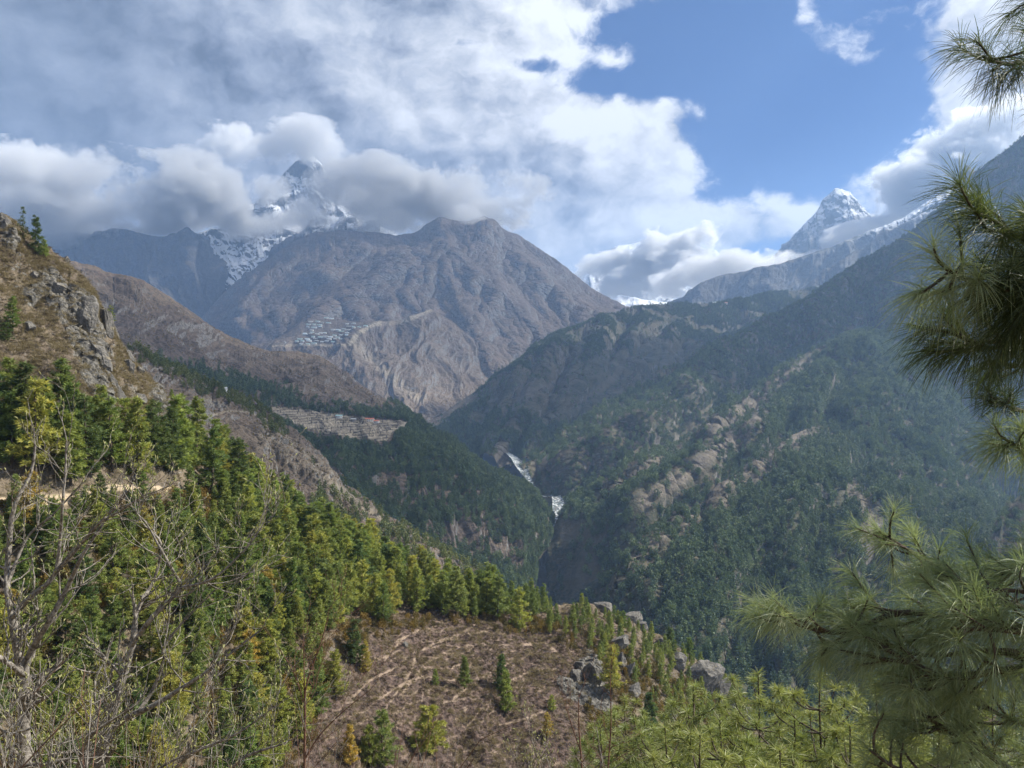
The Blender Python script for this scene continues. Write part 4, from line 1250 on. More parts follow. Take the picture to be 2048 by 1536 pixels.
def near_trees():
    pxy = []
    s = SH_L0
    # where bases of the stands lie, in the photo
    A = [(-40, 850), (60, 880), (110, 868), (180, 890), (250, 905), (290, 930), (350, 925), (400, 940), (425, 965), (330, 970), (250, 965), (150, 975), (-40, 985)]
    B = [(430, 925), (520, 985), (640, 1070), (760, 1128), (880, 1186), (1000, 1203), (1120, 1220), (1110, 1245), (1050, 1240), (960, 1238), (880, 1240), (800, 1215), (770, 1250), (700, 1235), (620, 1290), (560, 1250), (450, 1150), (400, 1010)]
    Dd = [(-60, 1015), (120, 1018), (330, 1000), (400, 1000), (460, 1140), (560, 1250), (640, 1300), (650, 1400), (560, 1560), (420, 1640), (-60, 1640)]
    Cc = [(1100, 1225), (1190, 1225), (1260, 1255), (1330, 1290), (1420, 1345), (1480, 1410), (1540, 1470), (1500, 1560), (1380, 1500), (1300, 1400), (1230, 1340), (1150, 1290), (1090, 1270)]
    dens = np.zeros_like(PXN)
    dens[inpoly(PXN, PYN, A)] = 1.0
    dens[inpoly(PXN, PYN, B)] = 1.0
    dens[inpoly(PXN, PYN, Dd)] = 0.85
    dens[inpoly(PXN, PYN, Cc)] = 0.4
    dens *= sstep(-0.65, -0.2, fbm(s.Q / 14.0 + 5.0, 3))
    # stay off the crag, the trail and a few bare gaps
    dens *= sstep(16, 26, dist_line(PXN, PYN, [(-60, 1000), (62, 994), (165, 985), (300, 978), (415, 950)]))
    for gx, gy, gr in ((95, 1035, 60), (345, 1020, 50), (745, 1175, 30), (1125, 1238, 26), (905, 1222, 16)):
        dens *= sstep(gr * 0.6, gr, np.hypot(PXN - gx, (PYN - gy) * 1.3))
    p, i, j = s.scatter(9000, dens + 1e-7, 77)
    keep = []
    cellg = {}
    px_, py_ = PXN[i, j], PYN[i, j]
    r = random.Random(5)
    out = []
    for k in range(len(p)):
        if dens[i[k], j[k]] < 0.05:
            continue
        x, y, z = p[k]
        right = px_[k] > 1100
        md = 2.7 + 1.9 * r.random() + (0.6 if right else 0) - (0.5 if py_[k] > 1020 and px_[k] < 560 else 0)
        cx, cy = int(x // 6), int(y // 6)
        ok = True
        for ax in (-1, 0, 1):
            for ay in (-1, 0, 1):
                for (qx, qy) in cellg.get((cx + ax, cy + ay), ()):
                    if (qx - x) ** 2 + (qy - y) ** 2 < md * md:
                        ok = False
        if ok:
            cellg.setdefault((cx, cy), []).append((x, y))
            out.append((p[k], px_[k], py_[k]))
    return out


def zone(px, py):
    if px > 1090:
        return 'right'
    if py < 990 and px < 440:
        return 'upper'
    crest = np.interp(px, SH_L0.PX[0], SH_L0.PY[0])
    if py < crest + 45 and px > 420:
        return 'crest'
    if px < 470 or py > 1270:
        return 'lower'
    return 'middle'


ZTXT = {'upper': ('in the stand between the rocky crag and the sandy trail', 'pines in the stand under the crag'),
        'crest': ('on the crest line of the near hillside above the gorge', 'pines along the crest of the near hillside'),
        'lower': ('on the lower left hillside behind the bare shrubs', 'pines on the lower left hillside'),
        'middle': ('in the dense stand in the middle of the near hillside', 'pines in the middle stand'),
        'right': ('among the outcrops at the right end of the near hillside', 'pines among the right outcrops')}

r5 = random.Random(11)
cands = near_trees()
recs = []
for pos, px, py in cands:
    zn = zone(px, py)
    h = {'upper': r5.uniform(11, 18.5), 'crest': r5.uniform(8, 14), 'lower': r5.uniform(4.5, 10), 'middle': r5.uniform(8, 15), 'right': r5.uniform(3.5, 7.5)}[zn]
    if zn == 'crest' and px > 1000:
        h *= 0.75
    if r5.random() < 0.15:
        h *= 0.65
    wt = {'upper': (0.22, 0.55, 0.90, 1), 'crest': (0.15, 0.42, 0.75, 0.985), 'lower': (0.15, 0.42, 0.75, 0.98), 'middle': (0.18, 0.45, 0.78, 0.985), 'right': (0.25, 0.5, 0.76, 0.97)}[zn]
    u = r5.random()
    tint = ('dark green', 'green', 'olive green', 'yellow green', 'golden')[sum(u > w for w in wt)]
    recs.append((h / pos[1], pos, h, tint, zn, px, py))
recs.sort(key=lambda a: -a[0])
vis = [a for a in recs if -30 < a[5] < 1560 and a[6] - a[0] * F < 1530]
main = vis[:285]
rest = vis[285:]
print('near pines', len(recs), len(vis), [(z, sum(a[4] == z for a in vis), round(float(np.mean([a[2] for a in vis if a[4] == z])), 1), round(float(np.mean([a[1][1] for a in vis if a[4] == z])))) for z in ZTXT])
for sc_, pos, h, tint, zn, px, py in main:
    k = r5.randrange(len(PROTO))
    size = 'tall' if h > 12 else ('small' if h < 7 else 'mid sized')
    kind = PROTO[k]
    if h < 7.5 and r5.random() < (0.55 if zn == 'right' else 0.4):
        kind = PROTO_BUSH
        size = 'small bushy'
    pine(kind, Vector(pos) - Vector((0, 0, 0.03 * h)), h, tint, '%s %s pine %s' % (size, tint, ZTXT[zn][0]), ZTXT[zn][1], wide=r5.uniform(1.08, 1.42) * (1.3 if zn == 'right' and kind is not PROTO_BUSH else 0.85 if kind is PROTO_BUSH else 1.0), lean=0.05, r=r5)


def near_pine_collection():
    c = bpy.data.collections.new('hillside pines')
    m = leaf_mat('hillside pine foliage', [TINTS['dark green'], TINTS['green'], TINTS['olive green'], TINTS['yellow green']], var=0.25, trans=0.3)
    for i in range(4):
        v, f, t, limbs = crown_pine(400 + i, tufts=4, nbl=7, rad=0.19, bl=0.06, bw=0.02)
        c.objects.link(mesh_np('tree', v, f, [m], {'tv': t}, link=False))
    return c


if rest:
    spread('pines_on_near_hillside', np.array([a[1] for a in rest]), np.array([a[2] for a in rest]), near_pine_collection(), 'smaller pines filling the gaps of the near hillside stands', 'forest', 3)


def lone(px, py, top, kind, tint, label, wide=1.0, lean=0.0, name='pine_tree', group=None):
    pos = SH_L0.at(px, py)
    h = (py - top) / F * pos[1] * 1.03
    return pine(kind, Vector(pos) - Vector((0, 0, 0.03 * h)), h, tint, label, group, wide=wide, lean=lean)


lone(33, 480, 412, PROTO_THIN, 'dark green', 'thin half bare conifer, the left one of two on the skyline above the crag', 1.1)
lone(62, 512, 430, PROTO[6], 'dark green', 'fuller conifer, the right one of two on the skyline above the crag', 0.95)
lone(82, 515, 478, PROTO_BUSH, 'olive green', 'small bushy conifer at the foot of the skyline pair', 0.8)
lone(216, 645, 606, PROTO_THIN, 'olive green', 'small lone conifer standing off the right edge of the crag', 2.0)
lone(25, 668, 592, PROTO[4], 'green', 'lone pine on the dry grass left of the dark crag', 1.1)
lone(10, 682, 645, PROTO_BUSH, 'dark green', 'low bushy pine below the lone pine left of the crag', 1.1)
lone(335, 765, 745, PROTO_BUSH, 'olive green', 'tiny conifer on the grassy edge below the crag', 0.8)
lone(920, 1378, 1312, PROTO[2], 'green', 'narrow green pine alone in the middle of the terraced clearing', 1.15)
lone(1000, 1388, 1308, PROTO[2], 'dark green', 'tall dark pine behind a twin at the right side of the clearing', 1.1)
lone(1012, 1424, 1340, PROTO[0], 'olive green', 'olive pine in front of its darker twin at the right side of the clearing', 1.1)
lone(866, 1370, 1338, PROTO_BUSH, 'olive green', 'little pine seedling left of the narrow pine in the clearing', 0.7)
lone(852, 1500, 1410, PROTO_BUSH, 'yellow green', 'broad bushy yellow green pine at the bottom of the clearing', 1.15)
lone(762, 1535, 1418, PROTO[3], 'green', 'greyish green pine left of the broad bushy pine at the bottom', 1.3)
lone(735, 1528, 1450, PROTO_BUSH, 'olive green', 'low pine beside the greyish pine at the bottom edge', 0.8)
lone(688, 1530, 1450, PROTO[0], 'golden', 'narrow golden pine at the bottom left of the clearing', 1.1)
lone(700, 1330, 1238, PROTO[5], 'dark green', 'dark pine at the left margin of the clearing, above a pale rock', 1.2)
lone(720, 1345, 1280, PROTO[1], 'golden', 'golden pine touching the dark pine at the left margin of the clearing', 1.0)
lone(655, 1392, 1300, PROTO[1], 'yellow green', 'yellow green pine behind the tall bare sapling', 1.25)
lone(1040, 1262, 1175, PROTO[3], 'yellow green', 'big pine at the top right corner of the clearing', 1.2)
lone(1102, 1420, 1390, PROTO_BUSH, 'yellow green', 'small round pine on the right part of the clearing', 0.9)
lone(1092, 1480, 1425, PROTO[4], 'golden', 'thin golden young pine low on the right part of the clearing', 1.2)
lone(715, 1140, 1062, PROTO[4], 'olive green', 'open crowned pine with a visible bare trunk in the gap of the stand', 1.5)
lone(1200, 1300, 1260, PROTO[0], 'olive green', 'slim pine between the two dark rock faces on the right', 1.3)
lone(1215, 1395, 1290, PROTO[4], 'yellow green', 'tall yellowish pine left of the big rock slab', 1.2)
lone(1290, 1480, 1385, PROTO[0], 'dark green', 'dark pine below the big rock slab', 1.2)
lone(1240, 1255, 1222, PROTO_BUSH, 'green', 'bushy green pine on the crest beside the first outcrop', 1.2)
lone(1375, 1322, 1275, PROTO[5], 'green', 'green pine on the crest above the big rock slab', 1.3)
lone(1335, 1310, 1255, PROTO[1], 'dark green', 'dark pine on the crest behind the white flecked rock', 1.3)


lone(398, 915, 848, PROTO[0], 'dark green', 'pointed pine at the end of the grassy edge where the crest line of pines begins', 1.2)
lone(378, 905, 868, PROTO[5], 'olive green', 'smaller pine left of the pointed pine at the end of the grassy edge', 1.2)
# low growth
def near_cover():
    s = SH_L0
    clear = NEAR_AT['clear']
    stands = sstep(-0.25, 0.15, fbm(s.Q / 6.0 + 2.0, 3))
    inA = inpoly(PXN, PYN, [(-60, 1010), (420, 980), (470, 1140), (640, 1260), (700, 1240), (900, 1235), (1110, 1235), (1500, 1420), (1540, 1640), (1150, 1640), (1180, 1320), (1100, 1280), (900, 1250), (720, 1290), (640, 1420), (600, 1640), (-60, 1640)])
    d = inA * stands * (1 - NEAR_AT['rock']) * (1 - NEAR_AT['trail'])
    p, i, j = s.scatter(7000, d + 1e-6, 31)
    r = np.random.default_rng(3)
    spread('bushes_on_near_hillside', p, 0.7 + 1.9 * r.random(len(p)) ** 2, C_BUSH, 'ochre and olive low bushes between the pines of the near hillside', 'undergrowth', 4)
    upper = inpoly(PXN, PYN, [(-60, 300), (60, 400), (230, 560), (300, 700), (480, 900), (380, 940), (280, 900), (120, 860), (-60, 840)])
    hd = (clear * 1.0 + 0.10 + 0.55 * upper) * (1 - NEAR_AT['path']) * (1 - NEAR_AT['rock']) * (1 - NEAR_AT['trail']) * sstep(-0.4, 0.1, fbm(s.Q / 2.2 + 12, 3))
    p, i, j = s.scatter(16000, hd + 1e-6, 32)
    spread('heath_on_clearing', p, 0.3 + 0.55 * np.random.default_rng(4).random(len(p)), C_HEATH, 'purplish brown heath clumps on the terraced clearing and around the crag', 'heath', 5)
    gd = (upper * 1.0 + 0.25 * clear + 0.06) * (1 - 0.85 * NEAR_AT['rock']) * (1 - NEAR_AT['trail']) * sstep(-0.3, 0.2, fbm(s.Q / 4.0 + 21, 3))
    p, i, j = s.scatter(24000, gd + 1e-6, 33)
    spread('dry_grass_on_near_hillside', p, 0.4 + 0.7 * np.random.default_rng(5).random(len(p)), C_GRASS, 'tufts of straw coloured dry grass on the near hillside', 'grass', 6)


near_cover()


# outcrops: fractured blocks
def rock_material():
    m, g, b = mat_new('weathered rock')
    co = g.node('ShaderNodeTexCoord').outputs['Object']
    n1 = g.noise(co, 0.35, 6, 0.7)
    n2 = g.noise(co, 2.2, 6, 0.7)
    c = g.mix(g.ramp(n1, 0.35, 0.65), (0.075, 0.07, 0.064, 1), (0.20, 0.185, 0.165, 1))
    c = g.mix(g.ramp(n2, 0.5, 0.68, 0, 0.8), c, (0.04, 0.038, 0.034, 1))
    c = g.mix(g.ramp(g.noise(co, 0.8, 5, 0.6), 0.58, 0.68, 0, 0.8), c, (0.24, 0.20, 0.13, 1))
    g.put(b.inputs['Base Color'], c)
    bn = g.node('ShaderNodeBump')
    bn.inputs['Distance'].default_value = 0.25
    g.put(bn.inputs['Height'], n2)
    g.l.new(bn.outputs[0], b.inputs['Normal'])
    return m


ROCK_M = rock_material()


def cubesphere(n):
    t = np.tan(np.linspace(-1, 1, n) * math.pi / 4)
    a, b = np.meshgrid(t, t)
    V, Fc = [], []
    base = 0
    idx = np.arange(n * n).reshape(n, n)
    for ax in range(3):
        for sg in (-1, 1):
            v = np.zeros((n, n, 3))
            v[..., ax] = sg
            v[..., (ax + 1) % 3] = a * sg
            v[..., (ax + 2) % 3] = b
            V.append(v.reshape(-1, 3))
            Fc.append(np.stack([idx[:-1, :-1], idx[:-1, 1:], idx[1:, 1:], idx[1:, :-1]], -1).reshape(-1, 4) + base)
            base += n * n
    return unit(np.concatenate(V)), np.concatenate(Fc)


def outcrop(px, py, w, h, seed, label, depth=0.6, lean=0.0, group=None, name='rock_outcrop'):
    """angular block of rock set into the slope; w, h in photo pixels at the place where it stands"""
    pos = SH_L0.at(px, py)
    sc = pos[1] / F
    r = np.random.default_rng(seed)
    d, f = cubesphere(46)
    # cut a ball by random planes into a fractured block
    rad = np.full(len(d), 1.25)
    for k in range(22):
        nrm = unit(r.normal(size=3) * np.array([1, 1, 0.8]))
        off = r.uniform(0.55, 0.95)
        c = d @ nrm
        rad = np.where(c > 1e-3, np.minimum(rad, off / np.maximum(c, 1e-3)), rad)
    # one big sheer face turned to the gorge side
    for nrm, off in ((unit(np.array([-0.45, -0.88, 0.12])), 0.55 if seed != 11 else 0.42), (unit(np.array([0.75, -0.5, 0.4])), 0.75)):
        c = d @ nrm
        rad = np.where(c > 1e-3, np.minimum(rad, off / np.maximum(c, 1e-3)), rad)
    v = d * rad[:, None]
    v += d * (0.10 * fbm(v * 1.6 + seed, 5, 0.6, ridged=True) + 0.05 * fbm(v * 6 + seed, 3))[:, None]
    v = v * np.array([w * sc / 2, depth * w * sc / 2, h * sc / 2])
    v[:, 0] += lean * v[:, 2]
    o = mesh_np(name, v, f, [ROCK_M])
    o.location = pos + np.array([0, 0.25 * depth * w * sc / 2, 0.1 * h * sc / 2])
    o.rotation_euler = (r.uniform(-0.1, 0.1), r.uniform(-0.12, 0.12), r.uniform(-0.3, 0.3))
    setp(o, label, 'rock', group)
    return o


outcrop(196, 662, 34, 84, 1, 'tall grey slab on the right edge of the dark crag', 0.8, -0.15)
outcrop(150, 640, 74, 96, 2, 'dark fractured crag face on the upper left hillside', 0.7, -0.1)
outcrop(178, 720, 46, 60, 3, 'lower buttress under the dark crag', 0.7, -0.3)
outcrop(222, 668, 20, 46, 14, 'pale slab at the lower right corner of the crag', 0.8, -0.5)
outcrop(205, 770, 30, 64, 15, 'rock rib running down below the crag to the pines', 0.8, -0.5)
outcrop(100, 575, 34, 26, 4, 'small broken outcrop above the crag', 0.9)
outcrop(62, 555, 30, 22, 5, 'low ledge left of the small broken outcrop', 0.9)
outcrop(4, 455, 22, 44, 6, 'grey boulder on the skyline at the left edge', 0.9)
outcrop(330, 815, 22, 30, 7, 'dark rock on the grassy edge above the middle pines', 0.9)
outcrop(50, 655, 36, 26, 16, 'weathered ledge beside the lone pine left of the crag', 0.9)
outcrop(1205, 1226, 48, 46, 8, 'dark blocky outcrop on the crest of the near hillside', 0.7)
outcrop(1262, 1240, 40, 30, 9, 'grey outcrop on the crest right of the dark blocky one', 0.7, 0.4)
outcrop(1275, 1262, 34, 24, 17, 'leaning rock just below the grey crest outcrop', 0.8, 0.6)
outcrop(1228, 1296, 46, 34, 10, 'rounded boulder below the dark blocky outcrop', 0.8, 0.4)
outcrop(1388, 1372, 128, 96, 11, 'biggest rock slab with a sheer shaded face near the right end', 0.5, 0.5)
outcrop(1290, 1250, 12, 26, 18, 'narrow upright rock with a white top on the right crest', 0.9)
outcrop(1182, 1372, 46, 74, 12, 'dark rock face at the right margin of the clearing', 0.7, 0.3)
outcrop(1150, 1365, 40, 44, 19, 'broken rocks left of the dark rock face beside the clearing', 0.8)
outcrop(1255, 1350, 26, 40, 20, 'thin pale outcrop between the yellowish pine and the big slab', 0.8, 0.4)
outcrop(1455, 1420, 44, 60, 13, 'steep outcrop at the far right end of the near hillside', 0.7, 0.4)
outcrop(798, 1292, 16, 12, 21, 'small pale boulder beside a path in the clearing', 0.9, name='boulder')
outcrop(290, 1056, 14, 14, 22, 'whitish boulder between the pines below the trail', 0.9, name='boulder')
outcrop(1312, 1296, 44, 34, 31, 'low rock on the crest left of the biggest slab', 0.8, 0.4)
outcrop(1346, 1335, 52, 48, 32, 'cracked block joined to the left side of the biggest slab', 0.7, 0.3)
outcrop(1428, 1400, 56, 64, 33, 'dark buttress below the right end of the biggest slab', 0.7, 0.5)
outcrop(1478, 1450, 40, 52, 34, 'lowest crag at the right foot of the near hillside', 0.7, 0.5)
outcrop(1238, 1332, 30, 52, 35, 'narrow grey rib under the rounded boulder', 0.8, 0.3)
outcrop(1262, 1392, 44, 40, 36, 'mossy rock shelf below the thin pale outcrop', 0.8, 0.3)
outcrop(1330, 1440, 46, 40, 37, 'brown rock shelf behind the bluish young pine', 0.8, 0.4)
outcrop(1160, 1335, 26, 24, 38, 'small dark rock above the broken rocks beside the clearing', 0.9)
outcrop(252, 712, 24, 34, 41, 'grey rock on the crest just below the crag', 0.8, -0.4)
outcrop(272, 742, 22, 22, 42, 'small rock on the grassy crest below the crag', 0.9, -0.3)
outcrop(296, 776, 26, 20, 43, 'flat rock on the grassy crest above the middle pines', 0.9, -0.3)
outcrop(352, 846, 28, 34, 44, 'dark crag where the grassy crest meets the pines', 0.8, -0.5)
outcrop(232, 740, 26, 40, 45, 'cracked rock face under the crag, facing the stand of pines', 0.7, -0.3)
outcrop(262, 800, 30, 26, 46, 'low rock in the dry grass between crag and pines', 0.9, -0.2)
outcrop(130, 512, 20, 16, 47, 'small rock on the skyline right of the conifer pair', 0.9)

# ------------------------------------------------------------------ villages
def flat_mat(name, c, rough=0.7):
    m, g, b = mat_new(name)
    co = g.node('ShaderNodeTexCoord').outputs['Object']
    n = g.noise(co, 0.6, 4, 0.6)
    g.put(b.inputs['Base Color'], g.mix(g.ramp(n, 0.3, 0.7), tuple(x * 0.85 for x in c[:3]) + (1,), c))
    b.inputs['Roughness'].default_value = rough
    return m


WALL_W = flat_mat('whitewashed wall', (0.74, 0.72, 0.67, 1))
WALL_S = flat_mat('stone wall', (0.34, 0.31, 0.27, 1))
ROOFS = {'teal': flat_mat('teal roof', (0.30, 0.46, 0.46, 1), 0.5), 'pale blue': flat_mat('pale blue roof', (0.50, 0.60, 0.66, 1), 0.5), 'grey': flat_mat('grey roof', (0.42, 0.43, 0.43, 1), 0.6), 'red': flat_mat('red roof', (0.50, 0.16, 0.10, 1), 0.6)}
DARK = flat_mat('window dark', (0.03, 0.03, 0.035, 1))


def house(pos, L, Wd, Hh, rz, roof, label, group=None, wall=WALL_W):
    """long low house: walls with window openings, gable roof"""
    A = Acc()
    mi = []
    l, w = L / 2, Wd / 2
    v = np.array([(-l, -w, -2), (l, -w, -2), (l, w, -2), (-l, w, -2), (-l, -w, Hh), (l, -w, Hh), (l, w, Hh), (-l, w, Hh)], float)
    f = np.array([(0, 1, 5, 4), (1, 2, 6, 5), (2, 3, 7, 6), (3, 0, 4, 7)])
    A.add(v, f)
    mi += [0] * 4
    o_ = 0.6
    rh = Wd * 0.28
    v = np.array([(-l - o_, -w - o_, Hh - 0.2), (l + o_, -w - o_, Hh - 0.2), (l + o_, 0, Hh + rh), (-l - o_, 0, Hh + rh), (-l - o_, w + o_, Hh - 0.2), (l + o_, w + o_, Hh - 0.2)], float)
    A.add(v, np.array([(0, 1, 2, 3), (3, 2, 5, 4)]))
    mi += [1, 1]
    A.add(np.array([(-l, -w, Hh - 0.2), (-l, w, Hh - 0.2), (-l, 0, Hh + rh - 0.1), (-l, 0, Hh + rh - 0.1)], float), np.array([(0, 1, 2, 3)]))
    A.add(np.array([(l, -w, Hh - 0.2), (l, w, Hh - 0.2), (l, 0, Hh + rh - 0.1), (l, 0, Hh + rh - 0.1)], float), np.array([(0, 1, 2, 3)]))
    mi += [0, 0]
    nw = max(2, int(L / 3.2))
    for k in range(nw):
        x = -l + (k + 0.5) * L / nw
        for zb in ((0.9,) if Hh < 4.5 else (0.9, 3.6)):
            A.add(np.array([(x - .6, -w - .02, zb), (x + .6, -w - .02, zb), (x + .6, -w - .02, zb + 1.3), (x - .6, -w - .02, zb + 1.3)], float), np.array([(0, 1, 2, 3)]))
            mi.append(2)
    v, f, _ = A.get()
    o = mesh_np('house', v, f, [wall, ROOFS[roof], DARK], smooth=False, fmat=mi)
    o.location = pos
    o.rotation_euler = (0, 0, rz)
    setp(o, label, 'house', group)
    return o


def village():
    r = random.Random(3)
    rows = [(636, 648, 662), (645, 616, 632), (646, 637, 668), (651, 612, 640), (650, 688, 706), (656, 612, 638), (655, 690, 728), (661, 660, 704), (662, 620, 628), (667, 606, 622), (667, 636, 652), (666, 676, 700), (670, 604, 634), (671, 664, 694), (675, 622, 656), (676, 646, 684), (680, 596, 640), (679, 652, 684), (684, 590, 642), (684, 648, 672), (689, 600, 634)]
    for py, a, b in rows:
        x = a + r.uniform(0, 3)
        while x < b:
            w = r.uniform(5.5, 10.5)
            pos = SH_C2.at(x + w / 2, py + r.uniform(-1.2, 1.2))
            L = w / F * pos[1]
            roof = r.choice(['teal', 'pale blue', 'pale blue', 'grey', 'teal', 'grey'])
            house(pos, L, min(L * 0.6, 9.5) + 1.5, r.choice([4, 5.5, 6]), r.uniform(-0.15, 0.15), roof, 'pale walled house with a %s roof in the village on the mountain shelf' % roof, 'houses of the mountain shelf village', WALL_W if r.random() < 0.75 else WALL_S)
            x += w + r.uniform(1.5, 7)
    house(SH_C2.at(574, 686), 9, 7, 6, 0.1, 'grey', 'white house standing alone left of the shelf village', None)
    pos = SH_L1.at(735, 843)
    house(pos, 25, 8, 5.5, 0.05, 'red', 'long lodge with a red roof on the upper edge of the pale terraces', None)
    house(SH_L1.at(752, 846), 11, 7, 4, -0.1, 'red', 'smaller red roofed house at the right end of the long lodge', None)
    house(SH_L1.at(677, 834), 13, 7, 4, 0.1, 'teal', 'house with a teal roof above the middle of the terraces', None)
    house(SH_L1.at(538, 826), 9, 6, 4, 0.1, 'teal', 'teal roofed hut at the left end of the terraces', None)
    house(SH_L1.at(706, 842), 10, 7, 4, 0.0, 'grey', 'grey roofed house among the terraces left of the lodge', None, WALL_S)
    house(SH_L1b.at(428, 776), 8, 5, 3.5, 0.2, 'pale blue', 'small whitish house on the edge of the brown spur, the left of two', None)
    house(SH_L1b.at(444, 783), 10, 5, 3.5, 0.1, 'grey', 'small whitish house on the edge of the brown spur, the right of two', None)
    for px, rf, lb in ((1398, 'grey', 'left tiny house on the top of the wooded ridge'), (1428, 'pale blue', 'largest tiny building on the top of the wooded ridge'), (1447, 'red', 'right tiny house on the top of the wooded ridge')):
        p_ = SH_R3.at(px, 609)
        house(p_ + np.array([0, 0, 3]), 24 if px == 1428 else 14, 12, 10, 0.0, rf, lb, None)


village()


# ------------------------------------------------------------------ clouds that hang on the mountains
def cloud_mat(name, dens, scale, soft=0.35, amt=2.2):
    m = bpy.data.materials.new(name)
    m.use_nodes = True
    g = G(m.node_tree)
    out = g.node('ShaderNodeOutputMaterial')
    p = g.node('ShaderNodeVolumePrincipled')
    tc = g.node('ShaderNodeTexCoord')
    ob = tc.outputs['Object']
    pos = g.node('ShaderNodeNewGeometry').outputs['Position']
    r2 = g.vm('DOT_PRODUCT', ob, ob)
    n = g.noise(g.vm('MULTIPLY', pos, (1, 0.8, 1.35)), 1.0 / scale, 6.0, 0.6, 0.3)
    n2 = g.noise(pos, 4.5 / scale, 4.0, 0.65)
    f = g.m('ADD', g.m('SUBTRACT', 0.60, r2), g.m('ADD', g.m('MULTIPLY', g.m('SUBTRACT', n, 0.5), amt * 2), g.m('MULTIPLY', g.m('SUBTRACT', n2, 0.5), 1.3)))
    d = g.m('MULTIPLY', g.ramp(f, 0.0, soft), dens)
    g.put(p.inputs['Density'], d)
    p.inputs['Color'].default_value = (0.985, 0.99, 1.0, 1)
    p.inputs['Anisotropy'].default_value = 0.35
    g.l.new(p.outputs[0], out.inputs['Volume'])
    m.cycles.volume_step_rate = 0.18
    return m


CLOUD_A = cloud_mat('mountain cloud', 0.0075, 620)
CLOUD_B = cloud_mat('bright cloud', 0.010, 430, 0.35, 2.6)


def cloud(px, py, d, rx, ry, depth, tilt, mat, label):
    dirs, f = cubesphere(14)
    o = mesh_np('cloud', dirs, f, [mat])
    k = d / F
    o.location = ((px - 1024) * k, d, (768 - py) * k)
    o.scale = (rx * k, depth, ry * k)
    o.rotation_euler = (0, R(-tilt), 0)
    setp(o, label, 'cloud', None, 'stuff')
    return o


cloud(70, 392, 7000, 400, 112, 800, 0, CLOUD_A, 'grey cloud lying on the dark mountain at the back left')
cloud(380, 388, 7300, 205, 98, 560, 6, CLOUD_A, 'grey cloud left of the snow peak')
cloud(530, 447, 7500, 120, 40, 400, 4, CLOUD_A, 'wispy cloud in the saddle under the snow peak')
cloud(702, 405, 7300, 92, 86, 360, 0, CLOUD_A, 'cloud veiling the right flank of the snow peak')
cloud(600, 428, 7250, 150, 56, 380, 0, CLOUD_A, 'low cloud hiding the foot of the snow peak')
cloud(540, 372, 7600, 62, 44, 260, 0, CLOUD_A, 'cloud wrapping the left shoulder of the snow peak')
cloud(775, 398, 6900, 185, 94, 560, -4, CLOUD_A, 'grey cloud covering the shoulder of the central mountain')
cloud(935, 396, 6750, 215, 74, 480, 0, CLOUD_A, 'grey cloud capping the central mountain')
cloud(925, 428, 6300, 72, 27, 150, 0, CLOUD_A, 'small white puff between the two summits of the central mountain')
cloud(560, 285, 8600, 190, 56, 500, 0, CLOUD_A, 'cloud roof just above the snow peak')
cloud(1650, 508, 8700, 240, 46, 450, 22, CLOUD_B, 'bright cloud bank in front of the snow pyramid')
cloud(1930, 335, 8900, 250, 115, 700, 28, CLOUD_B, 'bright billowing cloud above the long ridge on the right')
cloud(1420, 545, 9000, 150, 40, 350, 14, CLOUD_B, 'thin low end of the bright cloud bank')
cloud(1245, 552, 10400, 120, 54, 480, 0, CLOUD_B, 'pale cloud over the far snow valley beside the central mountain')
cloud(1350, 505, 10400, 130, 62, 500, 10, CLOUD_B, 'pale cloud in front of the farthest ice peaks')


def overhead_cloud(cx, cy, cz, rx, ry, rz, dens, seed, label):
    """cloud above the picture, between the sun and the far slopes"""
    v, f = cubesphere(30)
    v = v * (1 + 0.35 * fbm(v * 1.8 + seed, 4)[:, None])
    m = bpy.data.materials.new('shade cloud')
    m.use_nodes = True
    g = G(m.node_tree)
    out = g.node('ShaderNodeOutputMaterial')
    p = g.node('ShaderNodeVolumePrincipled')
    p.inputs['Color'].default_value = (1, 1, 1, 1)
    p.inputs['Density'].default_value = dens
    p.inputs['Anisotropy'].default_value = 0.5
    g.l.new(p.outputs[0], out.inputs['Volume'])
    o = mesh_np('cloud', v * np.array([rx, ry, rz]), f, [m])
    o.location = (cx, cy, cz)
    setp(o, label, 'cloud', None, 'stuff')


def shade(x, y, height, rx, ry, rz, dens, seed, label):
    k = height / SUN_DIR.z
    overhead_cloud(x + SUN_DIR.x * k, y + SUN_DIR.y * k, height, rx, ry, rz, dens, seed, label)


shade(-1900, 6300, 6200, 4200, 2800, 400, 0.0008, 3, 'thick cloud drifting above the view and shading the mountains at the back')
shade(1150, 3250, 4600, 1400, 950, 240, 0.0048, 5, 'cloud above the view shading the long ridge on the right')
shade(-480, 1350, 2950, 760, 900, 160, 0.0030, 8, 'smaller cloud above the view shading the brown hill on the left')

# ------------------------------------------------------------------ foreground: pine at the right, young pines, bare shrubs
def B(px, py, d):
    return np.array([(px - 1024.0) / F * d, d, (768.0 - py) / F * d])


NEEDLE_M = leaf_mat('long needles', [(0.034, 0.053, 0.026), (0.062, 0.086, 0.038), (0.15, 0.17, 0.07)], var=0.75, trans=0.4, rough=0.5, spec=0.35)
NEEDLE_P = leaf_mat('needles painted sunlit', [(0.13, 0.175, 0.095), (0.225, 0.27, 0.15), (0.37, 0.39, 0.23)], var=0.75, trans=0.42, rough=0.5, spec=0.35)  # lit copy of the long needles, sunlight put into the colour
NEEDLE_Y = leaf_mat('young needles', [(0.15, 0.19, 0.065), (0.235, 0.265, 0.09), (0.36, 0.355, 0.13)], var=0.55, trans=0.35, rough=0.45, spec=0.4)
TWIG_M = bark_mat('pine twig', (0.045, 0.034, 0.026, 1), (0.11, 0.085, 0.065, 1), 60)
GREYBARK = bark_mat('grey bark', (0.08, 0.069, 0.057, 1), (0.30, 0.27, 0.235, 1), 40)
